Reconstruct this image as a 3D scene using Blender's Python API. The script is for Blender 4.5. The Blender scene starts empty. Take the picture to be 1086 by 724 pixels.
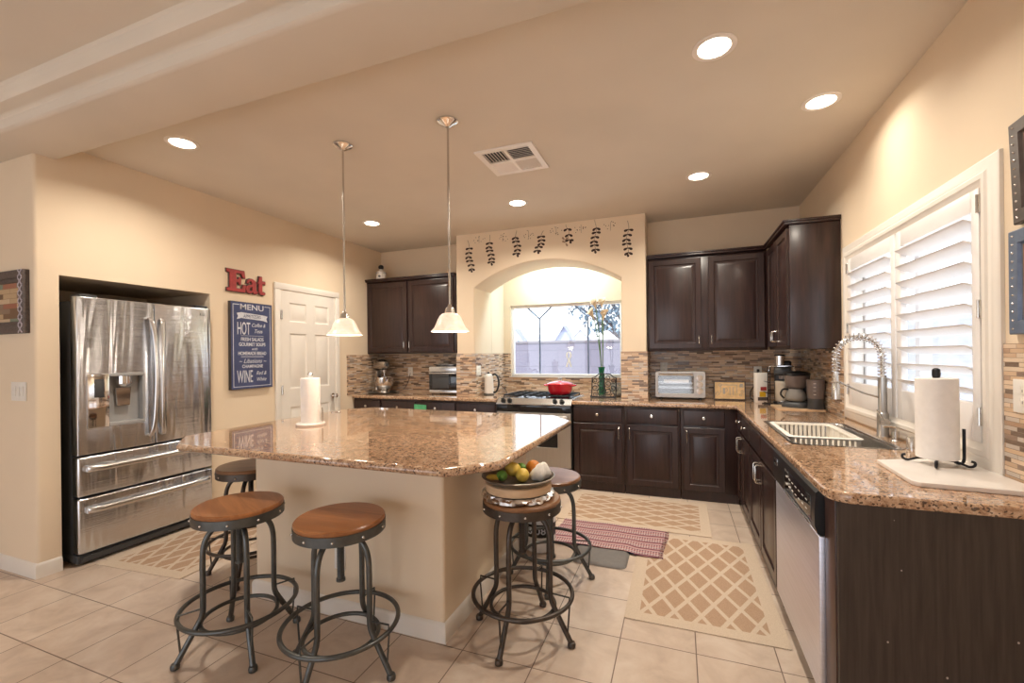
import bpy, bmesh, math, random
from mathutils import Vector, Matrix, Euler
R = math.radians
PI = math.pi
sc = bpy.context.scene
COL = sc.collection
random.seed(7)

# ------------------------------------------------------------------ camera
cam_d = bpy.data.cameras.new('camera')
cam_d.sensor_width = 36.0
cam_d.lens = 36.0 * 466.2 / 1086.0
cam_d.shift_y = 14.06 / 1086.0
cam_d.clip_start = 0.05
cam = bpy.data.objects.new('camera', cam_d)
COL.objects.link(cam)
cam.matrix_world = (Matrix.Translation((0, 0, 1.40)) @ Matrix.Rotation(R(20.79), 4, 'Z')
                    @ Matrix.Rotation(R(90), 4, 'X') @ Matrix.Rotation(R(-0.645), 4, 'Z'))
sc.camera = cam

# ------------------------------------------------------------------ world, exposure
sc.view_settings.view_transform = 'Standard'
sc.view_settings.look = 'None'
sc.view_settings.gamma = 1.0
sc.view_settings.use_curve_mapping = False
sc.view_settings.exposure = 0.72
WORLD_STRENGTH = 1.7
CAN_W = 11.0
PENDANT_W = 3.6
NICHE_W = 11.0
LAMP_COL = (1.0, 0.905, 0.775)
w = bpy.data.worlds.new('sky')
sc.world = w
w.use_nodes = True
wn = w.node_tree
bg = wn.nodes['Background']
tc = wn.nodes.new('ShaderNodeTexCoord')
sx = wn.nodes.new('ShaderNodeSeparateXYZ')
wr = wn.nodes.new('ShaderNodeValToRGB')
wn.links.new(tc.outputs['Generated'], sx.inputs[0])
wn.links.new(sx.outputs['Z'], wr.inputs[0])
wr.color_ramp.elements[0].position = 0.0
wr.color_ramp.elements[0].color = (0.93, 0.95, 1.0, 1)
wr.color_ramp.elements[1].position = 0.8
wr.color_ramp.elements[1].color = (0.62, 0.80, 1.0, 1)
wn.links.new(wr.outputs[0], bg.inputs[0])
bg.inputs[1].default_value = WORLD_STRENGTH
sun_d = bpy.data.lights.new('sun', 'SUN')
sun_d.energy = 4.2
sun_d.angle = R(0.6)
sun_d.color = (1.0, 0.96, 0.90)
sun = bpy.data.objects.new('sun', sun_d)
COL.objects.link(sun)
sun.rotation_euler = Vector((0.30, 0.38, -0.87)).to_track_quat('-Z', 'Y').to_euler()
sc.cycles.use_denoising = True
sc.cycles.max_bounces = 10
sc.cycles.diffuse_bounces = 6
sc.cycles.glossy_bounces = 5
sc.cycles.transmission_bounces = 8
sc.cycles.sample_clamp_indirect = 6.0
sc.cycles.caustics_reflective = False
sc.cycles.caustics_refractive = False


# ------------------------------------------------------------------ materials
class NT:
    def __init__(s, name):
        s.m = bpy.data.materials.new(name)
        s.m.use_nodes = True
        s.t = s.m.node_tree
        s.p = s.t.nodes['Principled BSDF']

    def n(s, kind, **kw):
        nd = s.t.nodes.new('ShaderNode' + kind)
        for k, v in kw.items():
            if hasattr(nd, k):
                setattr(nd, k, v)
        return nd

    def l(s, a, b):
        s.t.links.new(a, b)

    def inp(s, nd, key, v):
        if hasattr(v, 'links'):
            s.l(v, nd.inputs[key])
        else:
            nd.inputs[key].default_value = v

    def math(s, op, a, b=0.0, c=None):
        nd = s.n('Math', operation=op)
        s.inp(nd, 0, a)
        s.inp(nd, 1, b)
        if c is not None:
            s.inp(nd, 2, c)
        return nd.outputs[0]

    def obj(s):
        return s.n('TexCoord').outputs['Object']

    def sep(s, v):
        nd = s.n('SeparateXYZ')
        s.l(v, nd.inputs[0])
        return nd.outputs

    def comb(s, x, y, z=0.0):
        nd = s.n('CombineXYZ')
        for i, v in enumerate((x, y, z)):
            s.inp(nd, i, v)
        return nd.outputs[0]

    def map(s, v, scale=(1, 1, 1), loc=(0, 0, 0)):
        nd = s.n('Mapping')
        s.l(v, nd.inputs[0])
        nd.inputs['Scale'].default_value = scale
        nd.inputs['Location'].default_value = loc
        return nd.outputs[0]

    def noise(s, v, scale, detail=3.0, rough=0.55, dist=0.0):
        nd = s.n('TexNoise')
        s.l(v, nd.inputs['Vector'])
        nd.inputs['Scale'].default_value = scale
        nd.inputs['Detail'].default_value = detail
        nd.inputs['Roughness'].default_value = rough
        nd.inputs['Distortion'].default_value = dist
        return nd.outputs[0]

    def ramp(s, fac, stops, mode='LINEAR'):
        nd = s.n('ValToRGB')
        cr = nd.color_ramp
        cr.interpolation = mode
        while len(cr.elements) < len(stops):
            cr.elements.new(0.5)
        for e, (p, c) in zip(cr.elements, stops):
            e.position = p
            e.color = (c[0], c[1], c[2], 1)
        s.l(fac, nd.inputs[0])
        return nd.outputs[0]

    def mix(s, fac, a, b):
        nd = s.n('Mix', data_type='RGBA')
        s.inp(nd, 0, fac)
        for k, v in ((6, a), (7, b)):
            if hasattr(v, 'links'):
                s.l(v, nd.inputs[k])
            else:
                nd.inputs[k].default_value = (v[0], v[1], v[2], 1)
        return nd.outputs[2]

    def bump(s, h, strength=0.2, dist=0.002):
        nd = s.n('Bump')
        nd.inputs['Strength'].default_value = strength
        nd.inputs['Distance'].default_value = dist
        s.l(h, nd.inputs['Height'])
        s.l(nd.outputs[0], s.p.inputs['Normal'])

    def color(s, v):
        s.inp(s.p, 'Base Color', v if hasattr(v, 'links') else (v[0], v[1], v[2], 1))

    def set(s, rough=0.5, metal=0.0, spec=0.5, coat=0.0, coat_rough=0.1, trans=0.0, ior=1.45, alpha=1.0):
        s.inp(s.p, 'Roughness', rough)
        s.p.inputs['Metallic'].default_value = metal
        s.p.inputs['Specular IOR Level'].default_value = spec
        s.p.inputs['Coat Weight'].default_value = coat
        s.p.inputs['Coat Roughness'].default_value = coat_rough
        s.p.inputs['Transmission Weight'].default_value = trans
        s.p.inputs['IOR'].default_value = ior
        s.p.inputs['Alpha'].default_value = alpha
        return s.m


def srgb(r, g, b):
    f = lambda c: c / 12.92 if c <= 0.04045 else ((c + 0.055) / 1.055) ** 2.4
    return (f(r / 255), f(g / 255), f(b / 255))


def plain(name, col, rough=0.5, metal=0.0, spec=0.5, coat=0.0, var=0.06, vscale=9.0, **kw):
    """plain colour with a little procedural unevenness in tone"""
    t = NT(name)
    nz = t.noise(t.obj(), vscale, 3)
    a = tuple(c * (1 - var) for c in col)
    b = tuple(min(1, c * (1 + var)) for c in col)
    t.color(t.ramp(nz, [(0.3, a), (0.7, b)]))
    return t.set(rough, metal, spec, coat, **kw)


def paint(name, col, bscale=90, bstr=0.12, rough=0.75):
    t = NT(name)
    o = t.obj()
    nz = t.noise(o, 1.7, 2)
    t.color(t.ramp(nz, [(0.3, tuple(c * 0.97 for c in col)), (0.7, tuple(min(1, c * 1.03) for c in col))]))
    t.bump(t.noise(o, bscale, 2), bstr, 0.003)
    return t.set(rough, 0, 0.3)


def mat_floor():
    t = NT('ceramic_floor_tile')
    o = t.obj()
    v = t.map(o, (1, 1, 1), (-0.061 + 10 * 0.3455, -1.518 + 20 * 0.3455, 0))
    b = t.n('TexBrick')
    b.offset = 0.0
    b.squash = 1.0
    t.l(v, b.inputs['Vector'])
    b.inputs['Scale'].default_value = 1.0
    b.inputs['Mortar Size'].default_value = 0.0027
    b.inputs['Mortar Smooth'].default_value = 0.1
    b.inputs['Brick Width'].default_value = 0.3455
    b.inputs['Row Height'].default_value = 0.3455
    b.inputs['Color1'].default_value = (0, 0, 0, 1)
    b.inputs['Color2'].default_value = (1, 1, 1, 1)
    n1 = t.noise(o, 5.0, 6, 0.6, 0.6)
    n2 = t.noise(t.map(o, (1, 2.2, 1)), 17.0, 5, 0.6)
    c1 = t.ramp(n1, [(0.28, (0.47, 0.35, 0.27)), (0.5, (0.61, 0.48, 0.38)), (0.72, (0.71, 0.60, 0.50))])
    c2 = t.mix(t.math('MULTIPLY', n2, 0.35), c1, (0.74, 0.64, 0.55))
    c3 = t.mix(t.math('MULTIPLY', b.outputs['Color'], 0.14), c2, (0.46, 0.33, 0.24))
    t.color(t.mix(b.outputs['Fac'], c3, (0.20, 0.135, 0.10)))
    t.bump(t.math('SUBTRACT', t.math('MULTIPLY', n1, 0.15), b.outputs['Fac']), 0.25, 0.003)
    return t.set(t.math('ADD', 0.27, t.math('MULTIPLY', n2, 0.12)), 0, 0.5)


def mat_granite():
    t = NT('speckled_granite')
    o = t.obj()
    n1 = t.noise(o, 42, 6, 0.75, 0.6)
    base = t.ramp(n1, [(0.30, (0.16, 0.085, 0.045)), (0.42, (0.37, 0.21, 0.12)), (0.55, (0.56, 0.37, 0.235)),
                       (0.72, (0.72, 0.58, 0.44))])
    vo = t.n('TexVoronoi')
    t.l(o, vo.inputs['Vector'])
    vo.inputs['Scale'].default_value = 150
    sp = t.ramp(t.sep(vo.outputs['Color'])[0], [(0.0, (1, 1, 1)), (0.14, (1, 1, 1)), (0.17, (0, 0, 0))])
    c = t.mix(t.math('MULTIPLY', sp, 0.85), base, (0.055, 0.03, 0.022))
    n2 = t.noise(o, 150, 4, 0.7)
    sp2 = t.ramp(n2, [(0.60, (0, 0, 0)), (0.70, (1, 1, 1))])
    c = t.mix(t.math('MULTIPLY', sp2, 0.55), c, (0.80, 0.70, 0.58))
    t.color(c)
    return t.set(0.06, 0, 0.6, 0.6, 0.02)


def mat_mosaic():
    t = NT('strip_mosaic_tile')
    s_ = t.sep(t.obj())
    v = t.comb(t.math('ADD', s_[0], s_[1]), s_[2], 0.0)

    def brick(width, off, freq):
        b = t.n('TexBrick')
        b.offset = off
        b.offset_frequency = freq
        b.squash = 0.62
        b.squash_frequency = 3
        t.l(v, b.inputs['Vector'])
        b.inputs['Scale'].default_value = 1.0
        b.inputs['Mortar Size'].default_value = 0.0011
        b.inputs['Mortar Smooth'].default_value = 0.2
        b.inputs['Brick Width'].default_value = width
        b.inputs['Row Height'].default_value = 0.0165
        b.inputs['Color1'].default_value = (0, 0, 0, 1)
        b.inputs['Color2'].default_value = (1, 1, 1, 1)
        return b
    b = brick(0.115, 0.37, 2)
    stops = [(0.0, (0.10, 0.055, 0.035)), (0.10, (0.55, 0.37, 0.24)), (0.27, (0.36, 0.21, 0.125)),
             (0.40, (0.68, 0.51, 0.36)), (0.57, (0.20, 0.12, 0.085)), (0.63, (0.50, 0.43, 0.37)),
             (0.75, (0.60, 0.41, 0.26)), (0.89, (0.33, 0.27, 0.24)), (0.93, (0.70, 0.56, 0.42))]
    c = t.ramp(b.outputs['Color'], stops, 'CONSTANT')
    grain = t.noise(t.map(t.obj(), (30, 30, 160)), 1.0, 3)
    c = t.mix(t.math('MULTIPLY', grain, 0.25), c, (0.75, 0.62, 0.48))
    t.color(t.mix(b.outputs['Fac'], c, (0.30, 0.22, 0.16)))
    t.bump(t.math('SUBTRACT', t.math('MULTIPLY', b.outputs['Color'], 0.5), t.math('MULTIPLY', b.outputs['Fac'], 1.2)), 0.5, 0.003)
    return t.set(t.ramp(b.outputs['Color'], [(0, (0.12,) * 3), (0.5, (0.4,) * 3), (1, (0.16,) * 3)]), 0, 0.5)


def mat_espresso():
    t = NT('espresso_stained_wood')
    o = t.obj()
    g = t.noise(t.map(o, (34, 34, 2.6)), 1.0, 5, 0.6, 0.4)
    t.color(t.ramp(g, [(0.3, (0.016, 0.007, 0.0065)), (0.7, (0.042, 0.0185, 0.0155))]))
    t.bump(g, 0.08, 0.001)
    return t.set(0.33, 0, 0.5, 0.25, 0.2)


def mat_wood(name, c1, c2, scale=(3, 26, 26), rough=0.32, planks=0.0):
    t = NT(name)
    o = t.obj()
    g = t.noise(t.map(o, scale), 1.0, 5, 0.6, 0.7)
    c = t.ramp(g, [(0.25, c1), (0.75, c2)])
    if planks:
        s_ = t.sep(o)
        idx = t.math('FLOOR', t.math('DIVIDE', t.math('ADD', s_[1], 3.0 + planks * 0.5), planks))
        wn_ = t.n('TexWhiteNoise', noise_dimensions='1D')
        t.l(idx, wn_.inputs['W'])
        c = t.mix(t.math('MULTIPLY', wn_.outputs['Value'], 0.45), c, tuple(x * 0.45 for x in c1))
    t.color(c)
    t.bump(g, 0.08, 0.001)
    return t.set(rough, 0, 0.5, 0.15, 0.2)


def mat_steel(name, col=(0.69, 0.71, 0.75), rough=0.22, stretch=(2, 2, 160), bs=0.38):
    t = NT(name)
    o = t.obj()
    g = t.noise(t.map(o, stretch), 1.0, 3)
    big = t.noise(t.map(o, (8, 8, 0.9)), 1.0, 2, 0.5, 0.8)
    t.color(t.ramp(g, [(0.3, tuple(c * 0.93 for c in col)), (0.7, tuple(min(1, c * 1.05) for c in col))]))
    h = t.math('ADD', t.math('MULTIPLY', g, 0.06), big)
    t.bump(h, bs, 0.05)
    return t.set(t.math('ADD', rough - 0.04, t.math('MULTIPLY', g, 0.08)), 1.0, 0.5)


def mat_rug():
    """woven rug: pale lattice of diamonds on tan, plain pale border; object size is given by custom property"""
    t = NT('lattice_woven_rug')
    o = t.obj()
    s_ = t.sep(o)
    at = t.n('Attribute', attribute_type='OBJECT', attribute_name='half_size')
    hs = t.sep(at.outputs['Vector'])
    ax = t.math('DIVIDE', s_[0], 0.262)
    ay = t.math('DIVIDE', s_[1], 0.134)
    u = t.math('FRACT', t.math('ADD', t.math('ADD', ax, ay), 40.25))
    v = t.math('FRACT', t.math('ADD', t.math('SUBTRACT', ax, ay), 40.25))
    lu = t.math('LESS_THAN', t.math('ABSOLUTE', t.math('SUBTRACT', u, 0.5)), 0.10)
    lv = t.math('LESS_THAN', t.math('ABSOLUTE', t.math('SUBTRACT', v, 0.5)), 0.10)
    line = t.math('MAXIMUM', lu, lv)
    bx = t.math('GREATER_THAN', t.math('ABSOLUTE', s_[0]), t.math('SUBTRACT', hs[0], 0.075))
    by = t.math('GREATER_THAN', t.math('ABSOLUTE', s_[1]), t.math('SUBTRACT', hs[1], 0.075))
    pale = t.math('MAXIMUM', line, t.math('MAXIMUM', bx, by))
    nz = t.noise(t.map(o, (1, 1, 1)), 260, 2)
    dark = t.ramp(nz, [(0.3, (0.40, 0.26, 0.17)), (0.7, (0.52, 0.36, 0.25))])
    light = t.ramp(nz, [(0.3, (0.58, 0.46, 0.35)), (0.7, (0.68, 0.56, 0.44))])
    t.color(t.mix(pale, dark, light))
    t.bump(nz, 0.35, 0.003)
    return t.set(0.95, 0, 0.1)


def mat_stripes():
    t = NT('striped_rag_weave')
    o = t.obj()
    s_ = t.sep(o)
    wob = t.math('MULTIPLY', t.noise(t.map(o, (3, 1, 1)), 2.0, 2), 0.02)
    f = t.math('FRACT', t.math('ADD', t.math('DIVIDE', t.math('ADD', s_[1], wob), 0.115), 10.0))
    P, D, B, L = (0.46, 0.235, 0.235), (0.26, 0.085, 0.10), (0.06, 0.05, 0.10), (0.58, 0.47, 0.46)
    c = t.ramp(f, [(0, P), (0.13, B), (0.2, L), (0.28, D), (0.40, P), (0.52, B), (0.58, D), (0.66, L), (0.74, P),
                   (0.86, D), (0.93, B)], 'CONSTANT')
    dash = t.math('FRACT', t.math('ADD', t.math('DIVIDE', s_[0], 0.018), 50.0))
    dm = t.math('MULTIPLY', t.math('GREATER_THAN', dash, 0.55), t.math('LESS_THAN', t.math('ABSOLUTE', t.math('SUBTRACT', f, 0.33)), 0.3))
    c = t.mix(t.math('MULTIPLY', dm, 0.55), c, (0.70, 0.56, 0.52))
    t.color(c)
    t.bump(t.noise(t.map(o, (60, 240, 60)), 1.0, 2), 0.5, 0.004)
    return t.set(0.95, 0, 0.1)


def emis(name, col, strength, base=(0.8, 0.8, 0.8)):
    t = NT(name)
    t.color(base)
    t.p.inputs['Emission Color'].default_value = (*col, 1)
    t.p.inputs['Emission Strength'].default_value = strength
    return t.set(0.5)


def mat_shade():
    t = NT('frosted_lamp_glass')
    n = t.noise(t.obj(), 14, 5, 0.6, 1.0)
    t.color(t.ramp(n, [(0.3, (0.78, 0.66, 0.56)), (0.7, (0.95, 0.86, 0.78))]))
    t.l(t.ramp(n, [(0.3, (1.0, 0.66, 0.42)), (0.7, (1.0, 0.82, 0.64))]), t.p.inputs['Emission Color'])
    t.p.inputs['Emission Strength'].default_value = 0.30
    return t.set(0.3)


def mat_fence():
    t = NT('grey_block_wall')
    s_ = t.sep(t.obj())
    v = t.comb(t.math('ADD', s_[0], s_[1]), s_[2])
    b = t.n('TexBrick')
    t.l(v, b.inputs['Vector'])
    b.inputs['Scale'].default_value = 1
    b.inputs['Brick Width'].default_value = 0.8
    b.inputs['Row Height'].default_value = 0.4
    b.inputs['Mortar Size'].default_value = 0.008
    b.inputs['Color1'].default_value = (0.20, 0.19, 0.245, 1)
    b.inputs['Color2'].default_value = (0.19, 0.18, 0.235, 1)
    b.inputs['Mortar'].default_value = (0.145, 0.14, 0.18, 1)
    t.color(b.outputs['Color'])
    return t.set(0.9, 0, 0.2)


def mat_louver_art():
    """picture of stacked reclaimed boards"""
    t = NT('board_collage_print')
    s_ = t.sep(t.obj())
    b = t.n('TexBrick')
    t.l(t.comb(s_[0], s_[2]), b.inputs['Vector'])
    b.inputs['Scale'].default_value = 1
    b.inputs['Brick Width'].default_value = 0.17
    b.inputs['Row Height'].default_value = 0.033
    b.inputs['Mortar Size'].default_value = 0.001
    b.inputs['Color1'].default_value = (0, 0, 0, 1)
    b.inputs['Color2'].default_value = (1, 1, 1, 1)
    t.color(t.ramp(b.outputs['Color'], [(0, (0.16, 0.09, 0.05)), (0.2, (0.48, 0.34, 0.20)), (0.4, (0.33, 0.13, 0.08)),
                                        (0.55, (0.20, 0.24, 0.18)), (0.7, (0.55, 0.42, 0.28)), (0.88, (0.24, 0.17, 0.12))], 'CONSTANT'))
    return t.set(0.5)


M = {}
M['wall'] = paint('cream_wall_paint', (0.78, 0.65, 0.49))
M['ceil'] = paint('tan_ceiling_paint', (0.70, 0.63, 0.535), 110, 0.1)
M['floor'] = mat_floor()
M['granite'] = mat_granite()
M['mosaic'] = mat_mosaic()
M['wood'] = mat_espresso()
M['white'] = plain('white_trim_paint', (0.80, 0.755, 0.69), 0.4, var=0.02)
M['louver'] = plain('white_shutter_paint', (0.83, 0.81, 0.80), 0.35, var=0.02)
M['steel'] = mat_steel('brushed_stainless_steel')
M['steel_h'] = mat_steel('brushed_stainless_bar', (0.66, 0.66, 0.66), 0.25, (160, 2, 2), 0.01)
M['steel_dw'] = mat_steel('satin_stainless_panel', (0.77, 0.78, 0.88), 0.42, (2, 2, 120), 0.02)
M['chrome'] = plain('polished_chrome', (0.80, 0.80, 0.81), 0.08, 1.0, var=0.01)
M['nickel'] = plain('brushed_nickel', (0.62, 0.59, 0.55), 0.25, 1.0, var=0.03)
M['steel_f'] = plain('satin_faucet_steel', (0.46, 0.45, 0.43), 0.28, 1.0, var=0.03)
M['darkgrey'] = plain('charcoal_plastic', (0.055, 0.057, 0.06), 0.4)
M['black'] = plain('black_plastic', (0.012, 0.012, 0.014), 0.35)
M['glassblack'] = plain('black_glass', (0.008, 0.009, 0.013), 0.05, 0.0, 0.6, 0.5, var=0.02)
M['gunmetal'] = plain('gunmetal_tube', (0.115, 0.118, 0.115), 0.38, 0.8, var=0.12, vscale=30)
M['bronze'] = plain('weathered_bronze_tube', (0.085, 0.07, 0.06), 0.4, 0.75, var=0.15, vscale=30)
M['seat'] = mat_wood('honey_oak_seat', (0.28, 0.10, 0.032), (0.54, 0.225, 0.08), planks=0.115)
M['seat_d'] = mat_wood('dark_oak_seat', (0.22, 0.10, 0.045), (0.36, 0.18, 0.085), planks=0.115)
M['rug'] = mat_rug()
M['stripe'] = mat_stripes()
M['mat'] = plain('grey_foam_mat', (0.20, 0.185, 0.175), 0.7, vscale=40)
M['plate'] = plain('white_plastic_plate', (0.80, 0.77, 0.72), 0.35, var=0.02)
M['paper'] = plain('white_paper', (0.84, 0.82, 0.80), 0.85, var=0.03, vscale=40)
M['marble'] = plain('white_marble', (0.80, 0.76, 0.72), 0.25, var=0.08, vscale=6)
M['ceramic'] = plain('white_plastic_rack', (0.83, 0.79, 0.72), 0.35, var=0.03)
M['red'] = plain('red_enamel', (0.55, 0.008, 0.022), 0.12, 0, 0.5, 0.6, var=0.05)
M['redpaint'] = plain('distressed_red_paint', (0.36, 0.045, 0.045), 0.5, var=0.2, vscale=24)
M['navy'] = plain('navy_chalkboard', (0.055, 0.07, 0.16), 0.4, var=0.18, vscale=7)
M['chalk'] = plain('chalk_white', (0.62, 0.64, 0.70), 0.8, var=0.1, vscale=60)
M['decal'] = plain('brown_wall_decal', (0.045, 0.022, 0.016), 0.6, var=0.1)
M['decal_f'] = plain('faded_wall_decal', (0.33, 0.22, 0.15), 0.6, var=0.1)
M['iron'] = plain('wrought_iron', (0.018, 0.018, 0.022), 0.45, 0.4, var=0.1)
M['led'] = emis('lamp_lens', (1.0, 0.90, 0.74), 9.0)
M['trimring'] = plain('white_lamp_trim', (0.86, 0.80, 0.74), 0.4, var=0.02)
M['shade'] = mat_shade()
M['fence'] = mat_fence()
M['coping'] = plain('dark_coping', (0.20, 0.185, 0.21), 0.9)
M['stucco'] = plain('pale_stucco', (0.62, 0.60, 0.60), 0.9)
M['stucco_b'] = plain('blue_grey_gable', (0.30, 0.32, 0.44), 0.9)
M['roof'] = plain('grey_roof_tile', (0.30, 0.31, 0.37), 0.9)
M['ground'] = plain('pale_patio_ground', (0.66, 0.64, 0.62), 0.95, vscale=30)
M['leaf'] = plain('blue_green_leaf', (0.16, 0.23, 0.30), 0.6, var=0.4, vscale=3)
M['bark'] = plain('tree_bark', (0.14, 0.12, 0.13), 0.9)
M['lemon'] = plain('lemon_peel', (0.72, 0.50, 0.085), 0.4, var=0.1, vscale=40)
M['lime'] = plain('lime_peel', (0.14, 0.31, 0.045), 0.35, var=0.15, vscale=40)
M['orange'] = plain('orange_peel', (0.62, 0.22, 0.03), 0.45, var=0.1, vscale=60)
M['palewood'] = mat_wood('pale_pine_wood', (0.55, 0.36, 0.21), (0.72, 0.53, 0.34), (8, 8, 40), 0.5)
M['slice'] = mat_wood('bark_edged_wood', (0.16, 0.08, 0.04), (0.34, 0.19, 0.10), (9, 9, 30), 0.6)
M['foil'] = plain('crumpled_foil', (0.82, 0.81, 0.80), 0.33, 1.0, var=0.05)
M['tray'] = plain('worn_metal_tray', (0.40, 0.37, 0.33), 0.3, 0.9, var=0.15, vscale=14)
M['cloth'] = plain('white_net_bag', (0.78, 0.74, 0.68), 0.9, var=0.12, vscale=30)
M['greenvase'] = plain('green_glass', (0.05, 0.42, 0.24), 0.08, 0, 0.5, trans=0.75, var=0.05)
M['stem'] = plain('green_stem', (0.12, 0.22, 0.10), 0.5)
M['lily'] = plain('cream_calla_petal', (0.70, 0.56, 0.40), 0.5, var=0.1)
M['canister'] = plain('cream_canister', (0.66, 0.60, 0.50), 0.35, var=0.05)
M['taupe'] = plain('smoked_plastic', (0.17, 0.14, 0.13), 0.3, var=0.06)
M['carafe'] = plain('grey_carafe_glass', (0.55, 0.52, 0.48), 0.06, 0, 0.6, trans=0.6, var=0.05)
M['clear'] = plain('clear_plastic', (0.80, 0.86, 0.88), 0.06, 0, 0.5, trans=0.85, var=0.02)
M['tanprint'] = plain('tan_print', (0.62, 0.42, 0.21), 0.5, var=0.2, vscale=22)
M['greyprint'] = plain('grey_print_ink', (0.32, 0.30, 0.27), 0.6)
M['greencloth'] = plain('green_cloth', (0.10, 0.42, 0.20), 0.9, var=0.15, vscale=30)
M['yellow'] = plain('yellow_print', (0.72, 0.42, 0.02), 0.5)
M['bluegrey'] = plain('pewter_frame', (0.16, 0.20, 0.28), 0.4, 0.5, var=0.15, vscale=20)
M['pewter'] = plain('dark_pewter_frame', (0.13, 0.115, 0.105), 0.4, 0.5, var=0.15, vscale=20)
M['pinkprint'] = plain('dusky_print', (0.50, 0.28, 0.24), 0.5, var=0.15)
M['brownprint'] = plain('brown_print', (0.30, 0.19, 0.12), 0.5, var=0.15)
M['artprint'] = mat_louver_art()
M['framepale'] = plain('pale_inlay', (0.52, 0.48, 0.55), 0.5, var=0.1)
M['framedark'] = plain('carved_dark_frame', (0.095, 0.075, 0.07), 0.5, var=0.3, vscale=60)
M['rawwood'] = plain('dark_board_edge', (0.055, 0.045, 0.04), 0.7)
M['filler'] = mat_wood('reddish_brown_filler', (0.035, 0.014, 0.010), (0.075, 0.030, 0.020), (30, 30, 3), 0.4)


def mat_endpanel():
    """dark laminate end panel with small pale chips and scuffs of its own"""
    t = NT('scuffed_dark_panel')
    o = t.obj()
    g = t.noise(t.map(o, (60, 60, 3)), 1.0, 5, 0.6, 0.3)
    c = t.ramp(g, [(0.3, (0.030, 0.021, 0.017)), (0.7, (0.062, 0.045, 0.037))])
    vo = t.n('TexVoronoi')
    t.l(t.map(o, (1, 1, 0.8)), vo.inputs['Vector'])
    vo.inputs['Scale'].default_value = 24
    sp = t.math('LESS_THAN', vo.outputs['Distance'], 0.075)
    keep = t.math('GREATER_THAN', t.sep(vo.outputs['Color'])[1], 0.35)
    t.color(t.mix(t.math('MULTIPLY', sp, keep), c, (0.45, 0.40, 0.35)))
    return t.set(0.4, 0, 0.5)


def mat_glass(name, refl, rough):
    t = NT(name)
    tr = t.n('BsdfTransparent')
    gl = t.n('BsdfGlossy')
    gl.inputs['Roughness'].default_value = rough
    mx = t.n('MixShader')
    mx.inputs[0].default_value = refl
    t.l(tr.outputs[0], mx.inputs[1])
    t.l(gl.outputs[0], mx.inputs[2])
    t.l(mx.outputs[0], t.t.nodes['Material Output'].inputs['Surface'])
    return t.m


M['endpanel'] = mat_endpanel()
M['glass'] = mat_glass('window_glass', 0.04, 0.02)
M['ovenglass'] = mat_glass('oven_door_glass', 0.10, 0.05)
M['steel_t'] = mat_steel('satin_toaster_metal', (0.50, 0.47, 0.44), 0.42, (160, 2, 2), 0.01)


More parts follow.
